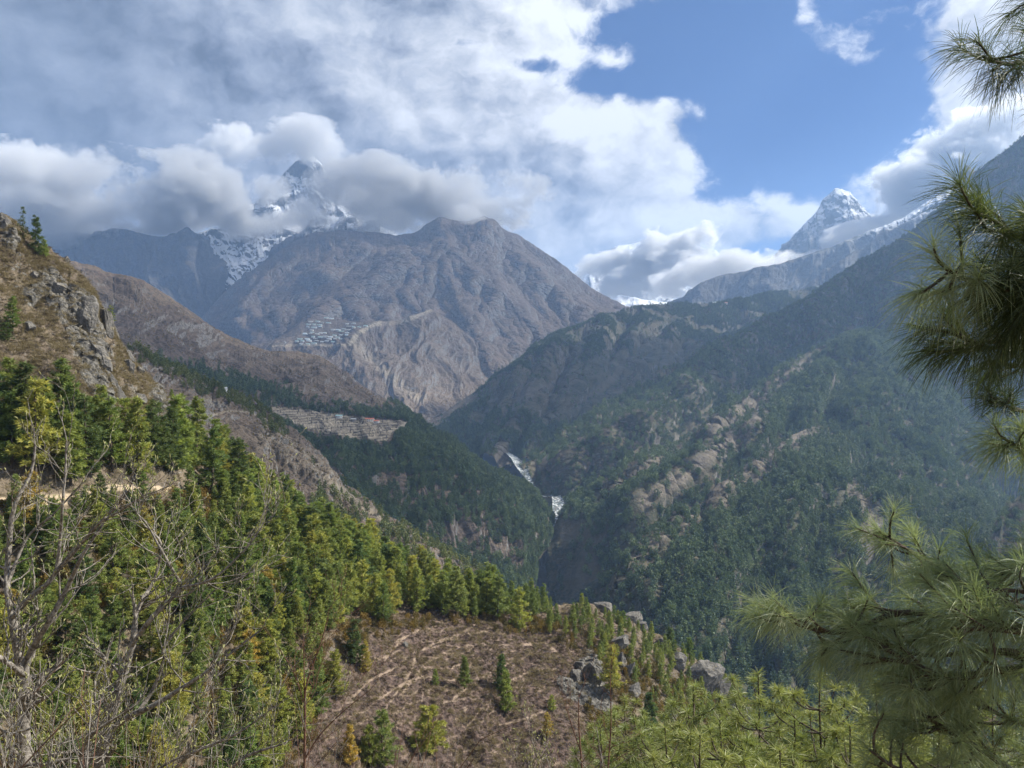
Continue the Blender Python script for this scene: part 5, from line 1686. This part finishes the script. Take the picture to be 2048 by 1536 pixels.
REDBARK = bark_mat('reddish bark', (0.10, 0.05, 0.035, 1), (0.19, 0.11, 0.075, 1), 40)
BUD_M = leaf_mat('buds', [(0.30, 0.30, 0.12), (0.42, 0.40, 0.20)], var=0.6, trans=0.3)


def needle_tuft(base, tip, n, L, r, spread_=1.0, width=0.0017, droop=0.35, seg=4, A=None, radial=False):
    """n long needles set along the last part of a twig, arching outwards"""
    ax = unit(tip - base)
    s = 1 - 0.95 * r.random(n) ** 1.3
    o = base + (tip - base) * s[:, None]
    side = unit(np.cross(np.tile(ax, (n, 1)), unit(r.normal(size=(n, 3)))))
    ang = (0.25 + 0.95 * r.random(n) * spread_) if not radial else (0.5 + 1.2 * r.random(n))
    d0 = unit(ax * np.cos(ang)[:, None] + side * np.sin(ang)[:, None])
    ln = L * (0.72 + 0.4 * r.random(n))
    tt = np.linspace(0, 1, seg + 1)
    P = o[:, None, :] + d0[:, None, :] * (ln[:, None] * tt)[..., None]
    P[..., 2] -= droop * ln[:, None] * tt ** 2 * (0.6 + 0.8 * r.random(n))[:, None]
    wv = unit(np.cross(d0, unit(r.normal(size=(n, 3)))))
    w = width * np.concatenate([np.ones(seg), [0.25]])[None, :, None] * 0.5
    V = np.stack([P - wv[:, None, :] * w, P + wv[:, None, :] * w], 2)      # n, seg+1, 2, 3
    idx = np.arange(n * (seg + 1) * 2).reshape(n, seg + 1, 2)
    f = np.stack([idx[:, :-1, 0], idx[:, :-1, 1], idx[:, 1:, 1], idx[:, 1:, 0]], -1).reshape(-1, 4)
    tv = np.repeat(np.clip(0.5 + 0.22 * r.normal(size=n) + 0.12 * r.normal(), 0, 1), (seg + 1) * 2)
    A.add(V.reshape(-1, 3), f, tv)


def smoothpath(pts, n):
    pts = np.asarray(pts, float)
    m = len(pts)
    t = np.linspace(0, m - 1, n)
    out = np.empty((n, 3))
    for k in range(n):
        i = min(int(t[k]), m - 2)
        u = t[k] - i
        p0, p1, p2, p3 = pts[max(i - 1, 0)], pts[i], pts[i + 1], pts[min(i + 2, m - 1)]
        out[k] = 0.5 * ((2 * p1) + (-p0 + p2) * u + (2 * p0 - 5 * p1 + 4 * p2 - p3) * u * u + (-p0 + 3 * p1 - 3 * p2 + p3) * u ** 3)
    return out


def pine_branch(parent, path, twigs, seed, r0=0.012, needle=0.16, n=85, label=None, mat=NEEDLE_M, width=0.0017, droop=0.35):
    """path: main wood; twigs: list of (start fraction, tip point) each ending in a needle tuft"""
    r = np.random.default_rng(seed)
    W, Nn = Acc(), Acc()
    path = smoothpath(path, 24)
    W.add(*tube(path, np.linspace(r0 * 1.25, r0 * 0.4, 24), 7))
    ends = [(path[-3], path[-1])]
    for s, tip in twigs:
        k = int(s * 23)
        b = path[k]
        mid = (b + tip) / 2 + r.normal(size=3) * 0.06 * np.linalg.norm(tip - b) - np.array([0, 0, 0.05 * np.linalg.norm(tip - b)])
        tw = smoothpath([b, mid, tip], 10)
        W.add(*tube(tw, np.linspace(r0 * 0.45, r0 * 0.22, 10), 5))
        ends.append((tw[-4], tw[-1]))
        if np.linalg.norm(tip - b) > 0.16:
            ends.append((tw[-7], tw[-4]))
    n = int(n * 1.5)
    width = 0.0012
    for a, c in ends:
        ax = unit(c - a)
        st = c - ax * max(0.07, np.linalg.norm(c - a) * 0.8)
        needle_tuft(st, c + ax * 0.01, n, needle, r, A=Nn, width=width, droop=droop)
    v, f, _ = W.get()
    o = mesh_np('branch', v, f, [TWIG_M], parent=parent)
    if label:
        o['label'] = label
    v, f, t = Nn.get()
    mesh_np('needles', v, f, [mat], {'tv': t}, parent=o)
    return o


def rnd_twigs(path, k, spread_px, d, seed, lo=0.15, bias=(0, 0)):
    """twig tips scattered around the outer part of a branch"""
    r = np.random.default_rng(seed)
    pa = smoothpath(path, 24)
    out = []
    for q_ in range(k):
        s = lo + (0.97 - lo) * (q_ + r.random() * 0.8) / k
        b = pa[int(s * 23)]
        fwd = unit(pa[min(int(s * 23) + 2, 23)] - pa[max(int(s * 23) - 1, 0)])
        sd = r.normal(size=3)
        dv = unit(fwd * 0.75 + sd * 0.75 + np.array([bias[0], 0, bias[1]]))
        out.append((s, b + dv * spread_px / F * d * r.uniform(0.6, 1.2)))
    return out


def right_pine():
    e = bpy.data.objects.new('pine_tree', None)
    COL.objects.link(e)
    bx, by = 2.45, 2.75
    bz = float(slope_z(bx, by))
    e.location = (bx, by, bz)
    setp(e, 'near pine reaching in from the right edge with long arching needles', 'pine')
    inv = np.array([bx, by, bz])
    T = Acc()
    zz = np.linspace(-0.3, 7.2, 16)
    T.add(*tube(np.stack([0.08 * np.sin(zz), 0.05 * np.cos(zz * 0.8), zz], -1), np.linspace(0.13, 0.05, 16), 12))
    mesh_np('trunk', *T.get()[:2], [PINE_BARK], parent=e)

    def br(pts, ntw, sp, d, seed, label=None, extra=(), r0=0.011, needle=0.16, n=80, lo=0.15, bias=(0, 0), droop=0.35):
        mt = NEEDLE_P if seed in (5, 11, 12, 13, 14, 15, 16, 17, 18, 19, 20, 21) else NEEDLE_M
        sh = 52 if seed in (1, 2, 3, 4, 5, 6, 7, 8) else 0
        pts = [(p[0] + sh, p[1], p[2]) for p in pts]
        extra = [(s, (p[0] + sh, p[1], p[2])) for s, p in extra]
        needle *= 0.72
        path = [B(*p) - inv for p in pts]
        # carry the wood on to the trunk
        st = path[0]
        hub = np.array([0.0, 0.0, st[2] - 0.25])
        path = [hub, (hub + st) / 2 + np.array([0, 0, -0.05])] + path
        f0 = 2.0 / (len(path) - 1)
        tw = rnd_twigs(path[2:], int(ntw * 1.9), sp * 0.95, d, seed, lo, bias)
        tw = [(f0 + s * (1 - f0), p) for s, p in tw] + [(f0 + s * (1 - f0), B(*p) - inv) for s, p in extra]
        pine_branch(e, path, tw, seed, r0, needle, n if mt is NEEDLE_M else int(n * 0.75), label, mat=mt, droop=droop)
    # top right
    br([(2150, 130, 2.2), (2040, 122, 2.1), (1960, 128, 2.05), (1912, 112, 2.0)], 4, 70, 2.05, 1, 'top branch against the clouds', [(0.35, (2010, 60, 2.1)), (0.5, (1985, 150, 2.0)), (0.75, (1935, 140, 2.0))], r0=0.009, needle=0.135, n=64, lo=0.3)
    br([(2140, -60, 2.2), (2060, -20, 2.2), (2020, 10, 2.2)], 2, 60, 2.2, 2, None, [(0.6, (1990, -30, 2.2))], r0=0.008, needle=0.13, n=55, lo=0.4)
    br([(2150, 200, 2.1), (2085, 205, 2.1), (2058, 200, 2.05)], 1, 50, 2.1, 3, None, (), r0=0.007, needle=0.12, n=50, lo=0.5)
    # big cluster at mid height
    br([(2200, 640, 2.0), (2080, 560, 1.95), (1990, 480, 1.9), (1915, 430, 1.85)], 6, 95, 1.9, 4, 'dark branch with upswept needles beside the sky', [(0.55, (2030, 440, 1.9)), (0.45, (2045, 500, 1.85)), (0.8, (1955, 470, 1.8))], needle=0.165, n=95, bias=(-0.2, 0.3))
    br([(2200, 660, 2.0), (2060, 610, 1.95), (1960, 580, 1.9), (1870, 555, 1.88), (1838, 535, 1.86)], 8, 95, 1.9, 5, 'sunlit branch in the middle of the cluster', [(0.7, (1900, 600, 1.9)), (0.85, (1845, 580, 1.85)), (0.5, (1990, 640, 1.85))], needle=0.15, n=90, bias=(-0.2, -0.1))
    br([(2200, 700, 2.1), (2080, 690, 2.05), (1980, 680, 2.0), (1900, 685, 2.0), (1872, 672, 2.0)], 8, 90, 2.0, 6, None, [(0.6, (1945, 715, 2.0)), (0.8, (1885, 700, 2.0)), (0.4, (2010, 640, 2.0))], needle=0.145, n=84, bias=(-0.1, 0.0))
    br([(2200, 600, 1.9), (2100, 570, 1.85), (2040, 560, 1.8), (2000, 600, 1.8)], 7, 110, 1.8, 7, None, [(0.5, (2060, 650, 1.8)), (0.7, (2020, 680, 1.8))], needle=0.16, n=95)
    br([(2200, 560, 1.8), (2120, 500, 1.75), (2060, 470, 1.75)], 4, 90, 1.75, 8, None, (), needle=0.155, n=90, bias=(-0.2, 0.2))
    # small ones below
    br([(2180, 760, 2.2), (2080, 735, 2.2), (2020, 730, 2.2), (1985, 722, 2.2)], 4, 60, 2.2, 9, None, [(0.5, (1962, 762, 2.2))], r0=0.008, needle=0.10, n=48, lo=0.35)
    br([(2160, 870, 2.2), (2070, 830, 2.2), (2020, 815, 2.2), (1990, 795, 2.2)], 3, 50, 2.2, 10, 'thin twig with dark tufts below the cluster', [(0.7, (2028, 795, 2.2))], r0=0.008, needle=0.105, n=52, lo=0.45)
    br([(2180, 930, 2.1), (2090, 910, 2.1), (2040, 895, 2.1), (1998, 870, 2.1)], 4, 50, 2.1, 11, 'bright green branch tip at the right edge', [(0.6, (2040, 860, 2.1)), (0.7, (2050, 915, 2.1))], r0=0.008, needle=0.125, n=75, lo=0.4)
    # long lower limb
    br([(2260, 1300, 2.5), (2120, 1328, 2.5), (2000, 1342, 2.45), (1900, 1352, 2.45), (1830, 1330, 2.4), (1760, 1290, 2.4)], 10, 110, 2.45, 12, 'long lower limb hanging over the gorge', [(0.75, (1720, 1330, 2.4)), (0.85, (1680, 1300, 2.4)), (0.6, (1800, 1370, 2.4))], r0=0.016, needle=0.155, n=90, bias=(-0.25, 0.1))
    br([(2240, 1260, 2.6), (2080, 1260, 2.6), (1930, 1240, 2.55), (1800, 1225, 2.5), (1690, 1265, 2.5), (1600, 1250, 2.5), (1545, 1222, 2.5)], 12, 100, 2.5, 13, 'outermost spray of the lower limb', [(0.9, (1560, 1235, 2.5)), (0.85, (1640, 1210, 2.5)), (0.8, (1650, 1310, 2.5)), (0.7, (1735, 1200, 2.5))], r0=0.013, needle=0.15, n=85, bias=(-0.2, 0.15))
    br([(2240, 1240, 2.7), (2060, 1220, 2.7), (1940, 1170, 2.65), (1870, 1130, 2.65), (1800, 1090, 2.6), (1758, 1062, 2.6)], 9, 80, 2.6, 14, 'pale sunlit tip rising above the lower limb', [(0.9, (1770, 1075, 2.6)), (0.8, (1830, 1110, 2.6)), (0.6, (1880, 1100, 2.6)), (0.55, (1860, 1165, 2.6))], r0=0.010, needle=0.12, n=85, droop=0.2, bias=(-0.2, 0.2))
    br([(2220, 1200, 2.4), (2100, 1190, 2.4), (2010, 1180, 2.4), (1960, 1190, 2.4)], 8, 110, 2.4, 15, None, [(0.4, (2040, 1130, 2.4)), (0.7, (1980, 1260, 2.4))], needle=0.15, n=85, bias=(-0.1, 0.1))
    br([(2220, 1290, 2.3), (2080, 1270, 2.3), (1990, 1260, 2.3), (1900, 1255, 2.3)], 8, 110, 2.3, 16, None, [(0.8, (1880, 1290, 2.3))], needle=0.15, n=85)
    br([(2240, 1330, 2.5), (2100, 1310, 2.5), (1980, 1300, 2.5), (1880, 1310, 2.5), (1800, 1300, 2.5), (1700, 1240, 2.5)], 9, 100, 2.5, 20, None, [(0.6, (1830, 1240, 2.5))], needle=0.15, n=85, bias=(-0.2, 0.25))
    br([(2240, 1220, 2.6), (2120, 1160, 2.6), (2060, 1140, 2.6), (2000, 1150, 2.6)], 7, 90, 2.6, 21, None, (), needle=0.14, n=80, bias=(-0.2, 0.3))
    # bottom corner
    br([(2200, 1640, 2.4), (2060, 1560, 2.4), (1960, 1500, 2.4), (1880, 1450, 2.4), (1830, 1420, 2.4)], 9, 100, 2.4, 17, 'branch crossing the bottom right corner', [(0.5, (1940, 1450, 2.4)), (0.8, (1840, 1460, 2.4))], needle=0.15, n=85, bias=(-0.2, 0.2))
    br([(2200, 1500, 2.5), (2080, 1460, 2.5), (2000, 1430, 2.5), (1960, 1400, 2.5)], 6, 90, 2.5, 18, None, [(0.6, (2030, 1400, 2.5))], needle=0.14, n=75)
    br([(2150, 1700, 2.3), (2000, 1620, 2.3), (1900, 1570, 2.3), (1800, 1540, 2.3), (1740, 1500, 2.3)], 8, 90, 2.3, 19, None, (), needle=0.15, n=80, bias=(-0.1, 0.3))


right_pine()


def young_pine(px, top, d, h, seed, label, tint=NEEDLE_Y, dens=1.5):
    """long-needled sapling: leader with whorls of upturned shoots"""
    r = np.random.default_rng(seed)
    tp = B(px, top, d)
    e = bpy.data.objects.new('young_pine', None)
    COL.objects.link(e)
    e.location = (tp[0], tp[1], tp[2] - h)
    setp(e, label, 'young pine', 'young long needled pines at the bottom')
    W, Nn = Acc(), Acc()
    n = 12
    zz = np.linspace(-0.4, h, n)
    wob = np.cumsum(r.normal(size=(n, 2)), 0) * 0.012
    wob -= wob[-1]
    axis = np.stack([wob[:, 0], wob[:, 1], zz], -1)
    W.add(*tube(axis, np.linspace(0.035, 0.008, n), 7))
    needle_tuft(axis[-1] - np.array([0, 0, 0.28]), axis[-1], int(80 * dens), 0.15, r, A=Nn, width=0.0055, droop=0.15, seg=3, radial=True)
    z = h - 0.45
    while z > 0.3:
        k = r.integers(4, 7)
        a0 = r.random() * 6.28
        reach = min(0.22 + (h - z) * 0.42, 1.35)
        for j in range(k):
            az = a0 + j * 6.283 / k + r.normal() * 0.3
            Lr = reach * r.uniform(0.6, 1.15)
            o = np.array([np.interp(z, zz, axis[:, 0]), np.interp(z, zz, axis[:, 1]), z])
            dr = np.array([math.cos(az), math.sin(az), 0])
            pth = smoothpath([o, o + dr * Lr * 0.5 + np.array([0, 0, 0.08 * Lr]), o + dr * Lr * 0.9 + np.array([0, 0, 0.35 * Lr]), o + dr * Lr + np.array([0, 0, 0.62 * Lr])], 10)
            W.add(*tube(pth, np.linspace(0.013, 0.005, 10), 5))
            needle_tuft(pth[-3], pth[-1], int(62 * dens), 0.15, r, A=Nn, width=0.0055, droop=0.2, seg=3, radial=True)
            for _ in range(1 + int(Lr > 0.5) + int(Lr > 0.9)):
                s = r.integers(3, 8)
                sd = unit(np.array([-dr[1], dr[0], 0]) * r.choice([-1, 1]) + dr * 0.5 + np.array([0, 0, 0.6 * r.random()]))
                tip = pth[s] + sd * Lr * r.uniform(0.25, 0.45)
                W.add(*tube(np.array([pth[s], (pth[s] + tip) / 2, tip]), np.array([0.007, 0.006, 0.004]), 4))
                needle_tuft(tip - sd * 0.16, tip, int(50 * dens), 0.14, r, A=Nn, width=0.0055, droop=0.2, seg=3, radial=True)
        z -= r.uniform(0.26, 0.4)
    mesh_np('trunk', *W.get()[:2], [TWIG_M], parent=e)
    v, f, t = Nn.get()
    mesh_np('crown', v, f, [tint], {'tv': t}, parent=e)


YP = [(1388, 1372, 11.5, 'young pine with a bare leader below the big rock slab'), (1516, 1345, 11.0, 'pointed young pine left of the lower pine limb'), (1640, 1345, 9.5, 'yellowish young pine standing free under the tip of the lower limb'),
      (1750, 1368, 10.5, 'young pine with a thick bare stem under the lower limb'), (1925, 1352, 12.0, 'young pine half hidden behind the lower limb at the right'), (1250, 1395, 15.0, 'slim young pine left of the group at the bottom'),
      (1440, 1440, 9.0, 'broad young pine in front of the pointed one at the bottom'), (1590, 1440, 9.0, 'low young pine between two taller ones at the bottom'), (1200, 1455, 12.0, 'leftmost young long needled pine at the bottom edge'),
      (1330, 1455, 10.0, 'bluish young pine at the bottom centre right'), (1700, 1450, 8.5, 'young pine below the thick bare stem at the bottom edge'), (1830, 1400, 11.0, 'young pine behind the crossing corner branch'), (1985, 1380, 11.5, 'young pine at the bottom right edge behind the branches'),
      (1480, 1400, 14.0, 'small young pine behind the pointed one'), (1560, 1500, 7.8, 'dense young pine tip at the bottom edge'), (1650, 1460, 9.5, 'young pine crown filling the bottom edge between two bare stems'), (1770, 1440, 9.5, 'full young pine left of the crossing corner branch'), (1880, 1450, 8.0, 'nearest young pine under the crossing corner branch'), (1400, 1470, 8.5, 'low broad young pine right of the bluish one'), (1290, 1440, 13.0, 'young pine between the slim one and the bluish one')]
for k_, (px_, tp_, d_, lb_) in enumerate(YP):
    young_pine(px_, tp_, d_, 2.6 + 0.09 * (1536 - tp_) / 10, 600 + k_, lb_)


# ------------------------------------------------------------------ bare shrubs at the left
def shrub(name, label, cat, paths, seed, bark, ntw=9, depth=3, buds=True, twl=0.5, up=0.55, bias=(0.35, 0.0), group=None, r_end=0.0022):
    """paths: main stems as (px, py, distance, radius in m); smaller twigs grow from them"""
    r = np.random.default_rng(seed)
    base = B(*paths[0][0][:3])
    e = bpy.data.objects.new(name, None)
    COL.objects.link(e)
    e.location = base
    setp(e, label, cat, group)
    TW, BD = Acc(), Acc()

    def bud(p, d):
        for _ in range(r.integers(1, 3)):
            dd = unit(d + r.normal(size=3) * 0.45 + np.array([0, 0, 0.35]))
            L = r.uniform(0.014, 0.030)
            v, f = tube(np.array([p, p + dd * L * 0.45, p + dd * L]), np.array([0.002, 0.0036, 0.0006]), 5)
            BD.add(v, f, np.full(len(v), r.random()))

    def grow(p, d, L, rad, lev):
        n = 6
        pts = [p]
        dv = d
        for k in range(n):
            dv = unit(dv + r.normal(size=3) * 0.16 + np.array([0, 0, 0.07]))
            pts.append(pts[-1] + dv * L / n)
        pts = np.array(pts)
        TW.add(*tube(pts, np.linspace(rad, max(rad * 0.4, r_end * 0.6), n + 1), 4 if lev else 5))
        if lev < depth:
            for c in range(r.integers(1, 4)):
                k = r.integers(2, n + 1)
                nd = unit(dv + r.normal(size=3) * 0.55 + np.array([bias[0] * 0.4, 0, up * 0.5]))
                grow(pts[k], nd, L * r.uniform(0.45, 0.75), max(rad * 0.55, r_end * 0.7), lev + 1)
        if buds and lev >= 1:
            bud(pts[-1], dv)
            if r.random() < 0.12:
                bud(pts[r.integers(3, n)], dv)
    for pa in paths:
        pp = smoothpath([B(*q_[:3]) - base for q_ in pa], 22)
        rr = np.interp(np.linspace(0, len(pa) - 1, 22), range(len(pa)), [q_[3] for q_ in pa])
        v, f = tube(pp, rr, 8)
        v += 0.10 * rr.mean() * r.normal(size=v.shape)
        o = mesh_np('stem', v, f, [bark], parent=e)
        for q_ in range(ntw):
            s = r.uniform(0.2, 1.0)
            k = min(int(s * 21), 20)
            t = unit(pp[k + 1] - pp[k])
            nd = unit(t * 0.6 + r.normal(size=3) * 0.6 + np.array([bias[0], 0, up]))
            grow(pp[k], nd, twl * r.uniform(0.4, 1.1), max(rr[k] * 0.45, r_end), 1)
        grow(pp[-1], unit(pp[-1] - pp[-3]), twl * 0.6, max(rr[-1], r_end), 1)
    v, f, _ = TW.get()
    mesh_np('twigs', v, f, [bark], parent=e)
    if buds:
        v, f, t = BD.get()
        mesh_np('buds', v, f, [BUD_M], {'tv': t}, parent=e)['kind'] = 'stuff'
    return e


D1 = 5.2
shrub('bare_shrub', 'tall bare shrub with a forked grey stem near the left edge, buds opening', 'shrub', [
    [(52, 1640, D1, .050), (46, 1530, D1, .045), (49, 1420, D1, .040), (50, 1355, D1, .038)],
    [(50, 1360, D1, .030), (34, 1300, D1, .027), (26, 1240, D1, .024), (14, 1170, D1 + .1, .020), (18, 1090, D1 + .2, .017), (30, 1010, D1 + .2, .013), (62, 945, D1 + .3, .010), (70, 890, D1 + .3, .006)],
    [(50, 1355, D1, .024), (58, 1310, D1, .022), (100, 1240, D1 - .1, .018), (135, 1175, D1 - .1, .015), (165, 1110, D1 - .2, .011), (215, 1035, D1 - .2, .008), (255, 985, D1 - .3, .005)],
    [(26, 1235, D1, .018), (60, 1195, D1 - .1, .017), (108, 1152, D1 - .1, .014), (120, 1080, D1 - .1, .011), (125, 1010, D1 - .2, .009), (131, 940, D1 - .2, .007), (133, 880, D1 - .2, .004)],
    [(108, 1150, D1 - .1, .013), (165, 1085, D1 - .2, .011), (205, 1040, D1 - .3, .010), (222, 1032, D1 - .3, .008), (290, 990, D1 - .4, .005)],
    [(14, 1170, D1 + .1, .012), (55, 1075, D1 + .2, .009), (105, 1030, D1 + .2, .007), (170, 960, D1 + .2, .004)],
    [(50, 1352, D1, .02), (10, 1322, D1 - .2, .017), (-40, 1300, D1 - .3, .012)]], 41, GREYBARK, ntw=10, twl=0.40)
D2 = 4.6
shrub('bare_shrub', 'bare spreading shrub with pale upper limbs in the lower left foreground', 'shrub', [
    [(190, 1640, D2, .040), (200, 1530, D2, .034), (215, 1460, D2, .030), (232, 1400, D2, .026), (252, 1330, D2, .022), (266, 1285, D2, .020)],
    [(266, 1288, D2, .016), (270, 1240, D2 + .1, .014), (282, 1205, D2 + .1, .012), (310, 1155, D2 + .2, .009), (322, 1090, D2 + .2, .007), (300, 1060, D2 + .2, .005)],
    [(262, 1295, D2, .014), (300, 1240, D2 - .1, .013), (345, 1195, D2 - .1, .012), (362, 1172, D2 - .1, .010), (345, 1140, D2 - .1, .008), (320, 1095, D2 - .1, .006), (292, 1045, D2 - .1, .004)],
    [(215, 1465, D2, .020), (255, 1435, D2 - .1, .018), (300, 1415, D2 - .2, .015), (350, 1385, D2 - .2, .012), (405, 1350, D2 - .3, .009), (470, 1300, D2 - .3, .006), (520, 1262, D2 - .3, .004)],
    [(262, 1440, D2 - .1, .013), (300, 1390, D2, .011), (325, 1330, D2, .009), (330, 1290, D2, .008), (375, 1235, D2, .005), (430, 1180, D2, .003)],
    [(362, 1175, D2 - .1, .008), (420, 1160, D2 - .2, .007), (470, 1120, D2 - .2, .005), (520, 1060, D2 - .2, .003)],
    [(160, 1600, D2 - .3, .016), (175, 1510, D2 - .3, .013), (192, 1440, D2 - .3, .010), (200, 1400, D2 - .3, .006)]], 43, GREYBARK, ntw=11, twl=0.38)
shrub('bare_shrub', 'low tangle of bare stems along the bottom left edge', 'shrub', [
    [(120, 1660, 4.2, .016), (150, 1560, 4.2, .012), (175, 1480, 4.1, .009), (240, 1430, 4.0, .005)],
    [(300, 1660, 4.4, .014), (330, 1570, 4.4, .011), (380, 1510, 4.3, .009), (470, 1470, 4.2, .006), (540, 1420, 4.2, .003)],
    [(20, 1640, 4.0, .012), (10, 1540, 4.0, .009), (-10, 1450, 4.0, .005)],
    [(400, 1680, 4.5, .014), (440, 1580, 4.4, .011), (480, 1520, 4.4, .009), (560, 1490, 4.3, .005)],
    [(60, 1660, 3.9, .010), (90, 1560, 3.9, .008), (105, 1480, 3.9, .004)],
    [(220, 1680, 4.1, .012), (260, 1590, 4.0, .009), (330, 1530, 4.0, .006), (400, 1500, 3.9, .003)]], 45, GREYBARK, ntw=10, twl=0.36)
shrub('bare_sapling', 'slim dark bare sapling standing upright left of the clearing', 'sapling', [
    [(609, 1660, 6.0, .013), (609, 1540, 6.0, .011), (610, 1430, 6.0, .009), (611, 1380, 6.0, .007), (622, 1340, 6.0, .006), (640, 1290, 6.0, .005), (655, 1240, 6.0, .003)],
    [(610, 1425, 6.0, .006), (600, 1380, 6.0, .005), (585, 1340, 6.0, .004), (560, 1300, 6.0, .002)],
    [(609, 1520, 6.0, .006), (640, 1470, 6.0, .005), (690, 1420, 5.9, .004), (740, 1380, 5.9, .002)],
    [(609, 1400, 6.0, .005), (608, 1330, 6.0, .004), (606, 1260, 6.0, .002)]], 47, REDBARK, ntw=4, twl=0.4, buds=False, r_end=0.0018)
shrub('bare_sapling', 'leafless forked sapling in front of the rocks at the bottom right of the clearing', 'sapling', [
    [(1168, 1660, 8.0, .012), (1164, 1540, 8.0, .010), (1158, 1460, 8.0, .007), (1157, 1400, 8.0, .004)],
    [(1215, 1660, 8.2, .011), (1216, 1540, 8.2, .009), (1222, 1450, 8.2, .006), (1220, 1340, 8.2, .003)],
    [(1160, 1500, 8.0, .006), (1140, 1440, 8.0, .004), (1125, 1395, 8.0, .002)]], 48, REDBARK, ntw=4, twl=0.4, buds=False, r_end=0.0018)
shrub('bare_shrub', 'pale budding twigs at the bottom edge under the clearing', 'shrub', [
    [(1095, 1660, 5.5, .008), (1085, 1560, 5.5, .006), (1070, 1500, 5.5, .004), (1060, 1470, 5.5, .002)],
    [(1110, 1660, 5.5, .008), (1105, 1570, 5.5, .006), (1092, 1510, 5.5, .003)],
    [(1075, 1660, 5.5, .007), (1050, 1580, 5.5, .005), (1035, 1530, 5.5, .003)]], 49, GREYBARK, ntw=6, twl=0.22)


def brush():
    """thin dry stems along the bottom left edge"""
    r = np.random.default_rng(77)
    A, Bb = Acc(), Acc()
    for k in range(170):
        d = r.uniform(3.2, 9.0)
        px = r.uniform(-80, 640) if r.random() < 0.86 else r.uniform(640, 1180)
        top = 1536 - abs(r.normal()) * (95 if px < 420 else 45) + (0 if px < 420 else 30)
        b = B(px + r.normal() * 40, 1536 + 260, d)
        t = B(px + 60 * abs(r.normal()), top, d + r.normal() * 0.3)
        m_ = (b + t) / 2 + r.normal(size=3) * 0.10
        pth = smoothpath([b, m_, t], 7)
        (A if r.random() < 0.6 else Bb).add(*tube(pth, np.linspace(0.0042, 0.0014, 7) * r.uniform(0.7, 1.4), 4))
        for _ in range(r.integers(1, 4)):
            s = r.integers(3, 6)
            d2 = unit(pth[s + 1] - pth[s] + r.normal(size=3) * 0.6 * np.linalg.norm(pth[s + 1] - pth[s]))
            L = r.uniform(0.15, 0.5)
            (A if r.random() < 0.6 else Bb).add(*tube(np.array([pth[s], pth[s] + d2 * L * 0.5 + r.normal(size=3) * 0.02, pth[s] + d2 * L]), np.array([0.002, 0.0015, 0.0008]), 4))
    va, fa, _ = A.get()
    vb, fb, _ = Bb.get()
    o = mesh_np('dry_brush', np.concatenate([va, vb]), np.concatenate([fa, fb + len(va)]), [GREYBARK, REDBARK], fmat=np.concatenate([np.zeros(len(fa)), np.ones(len(fb))]))
    setp(o, 'tangle of thin dry brown stems along the bottom left edge', 'undergrowth', None, 'stuff')


brush()
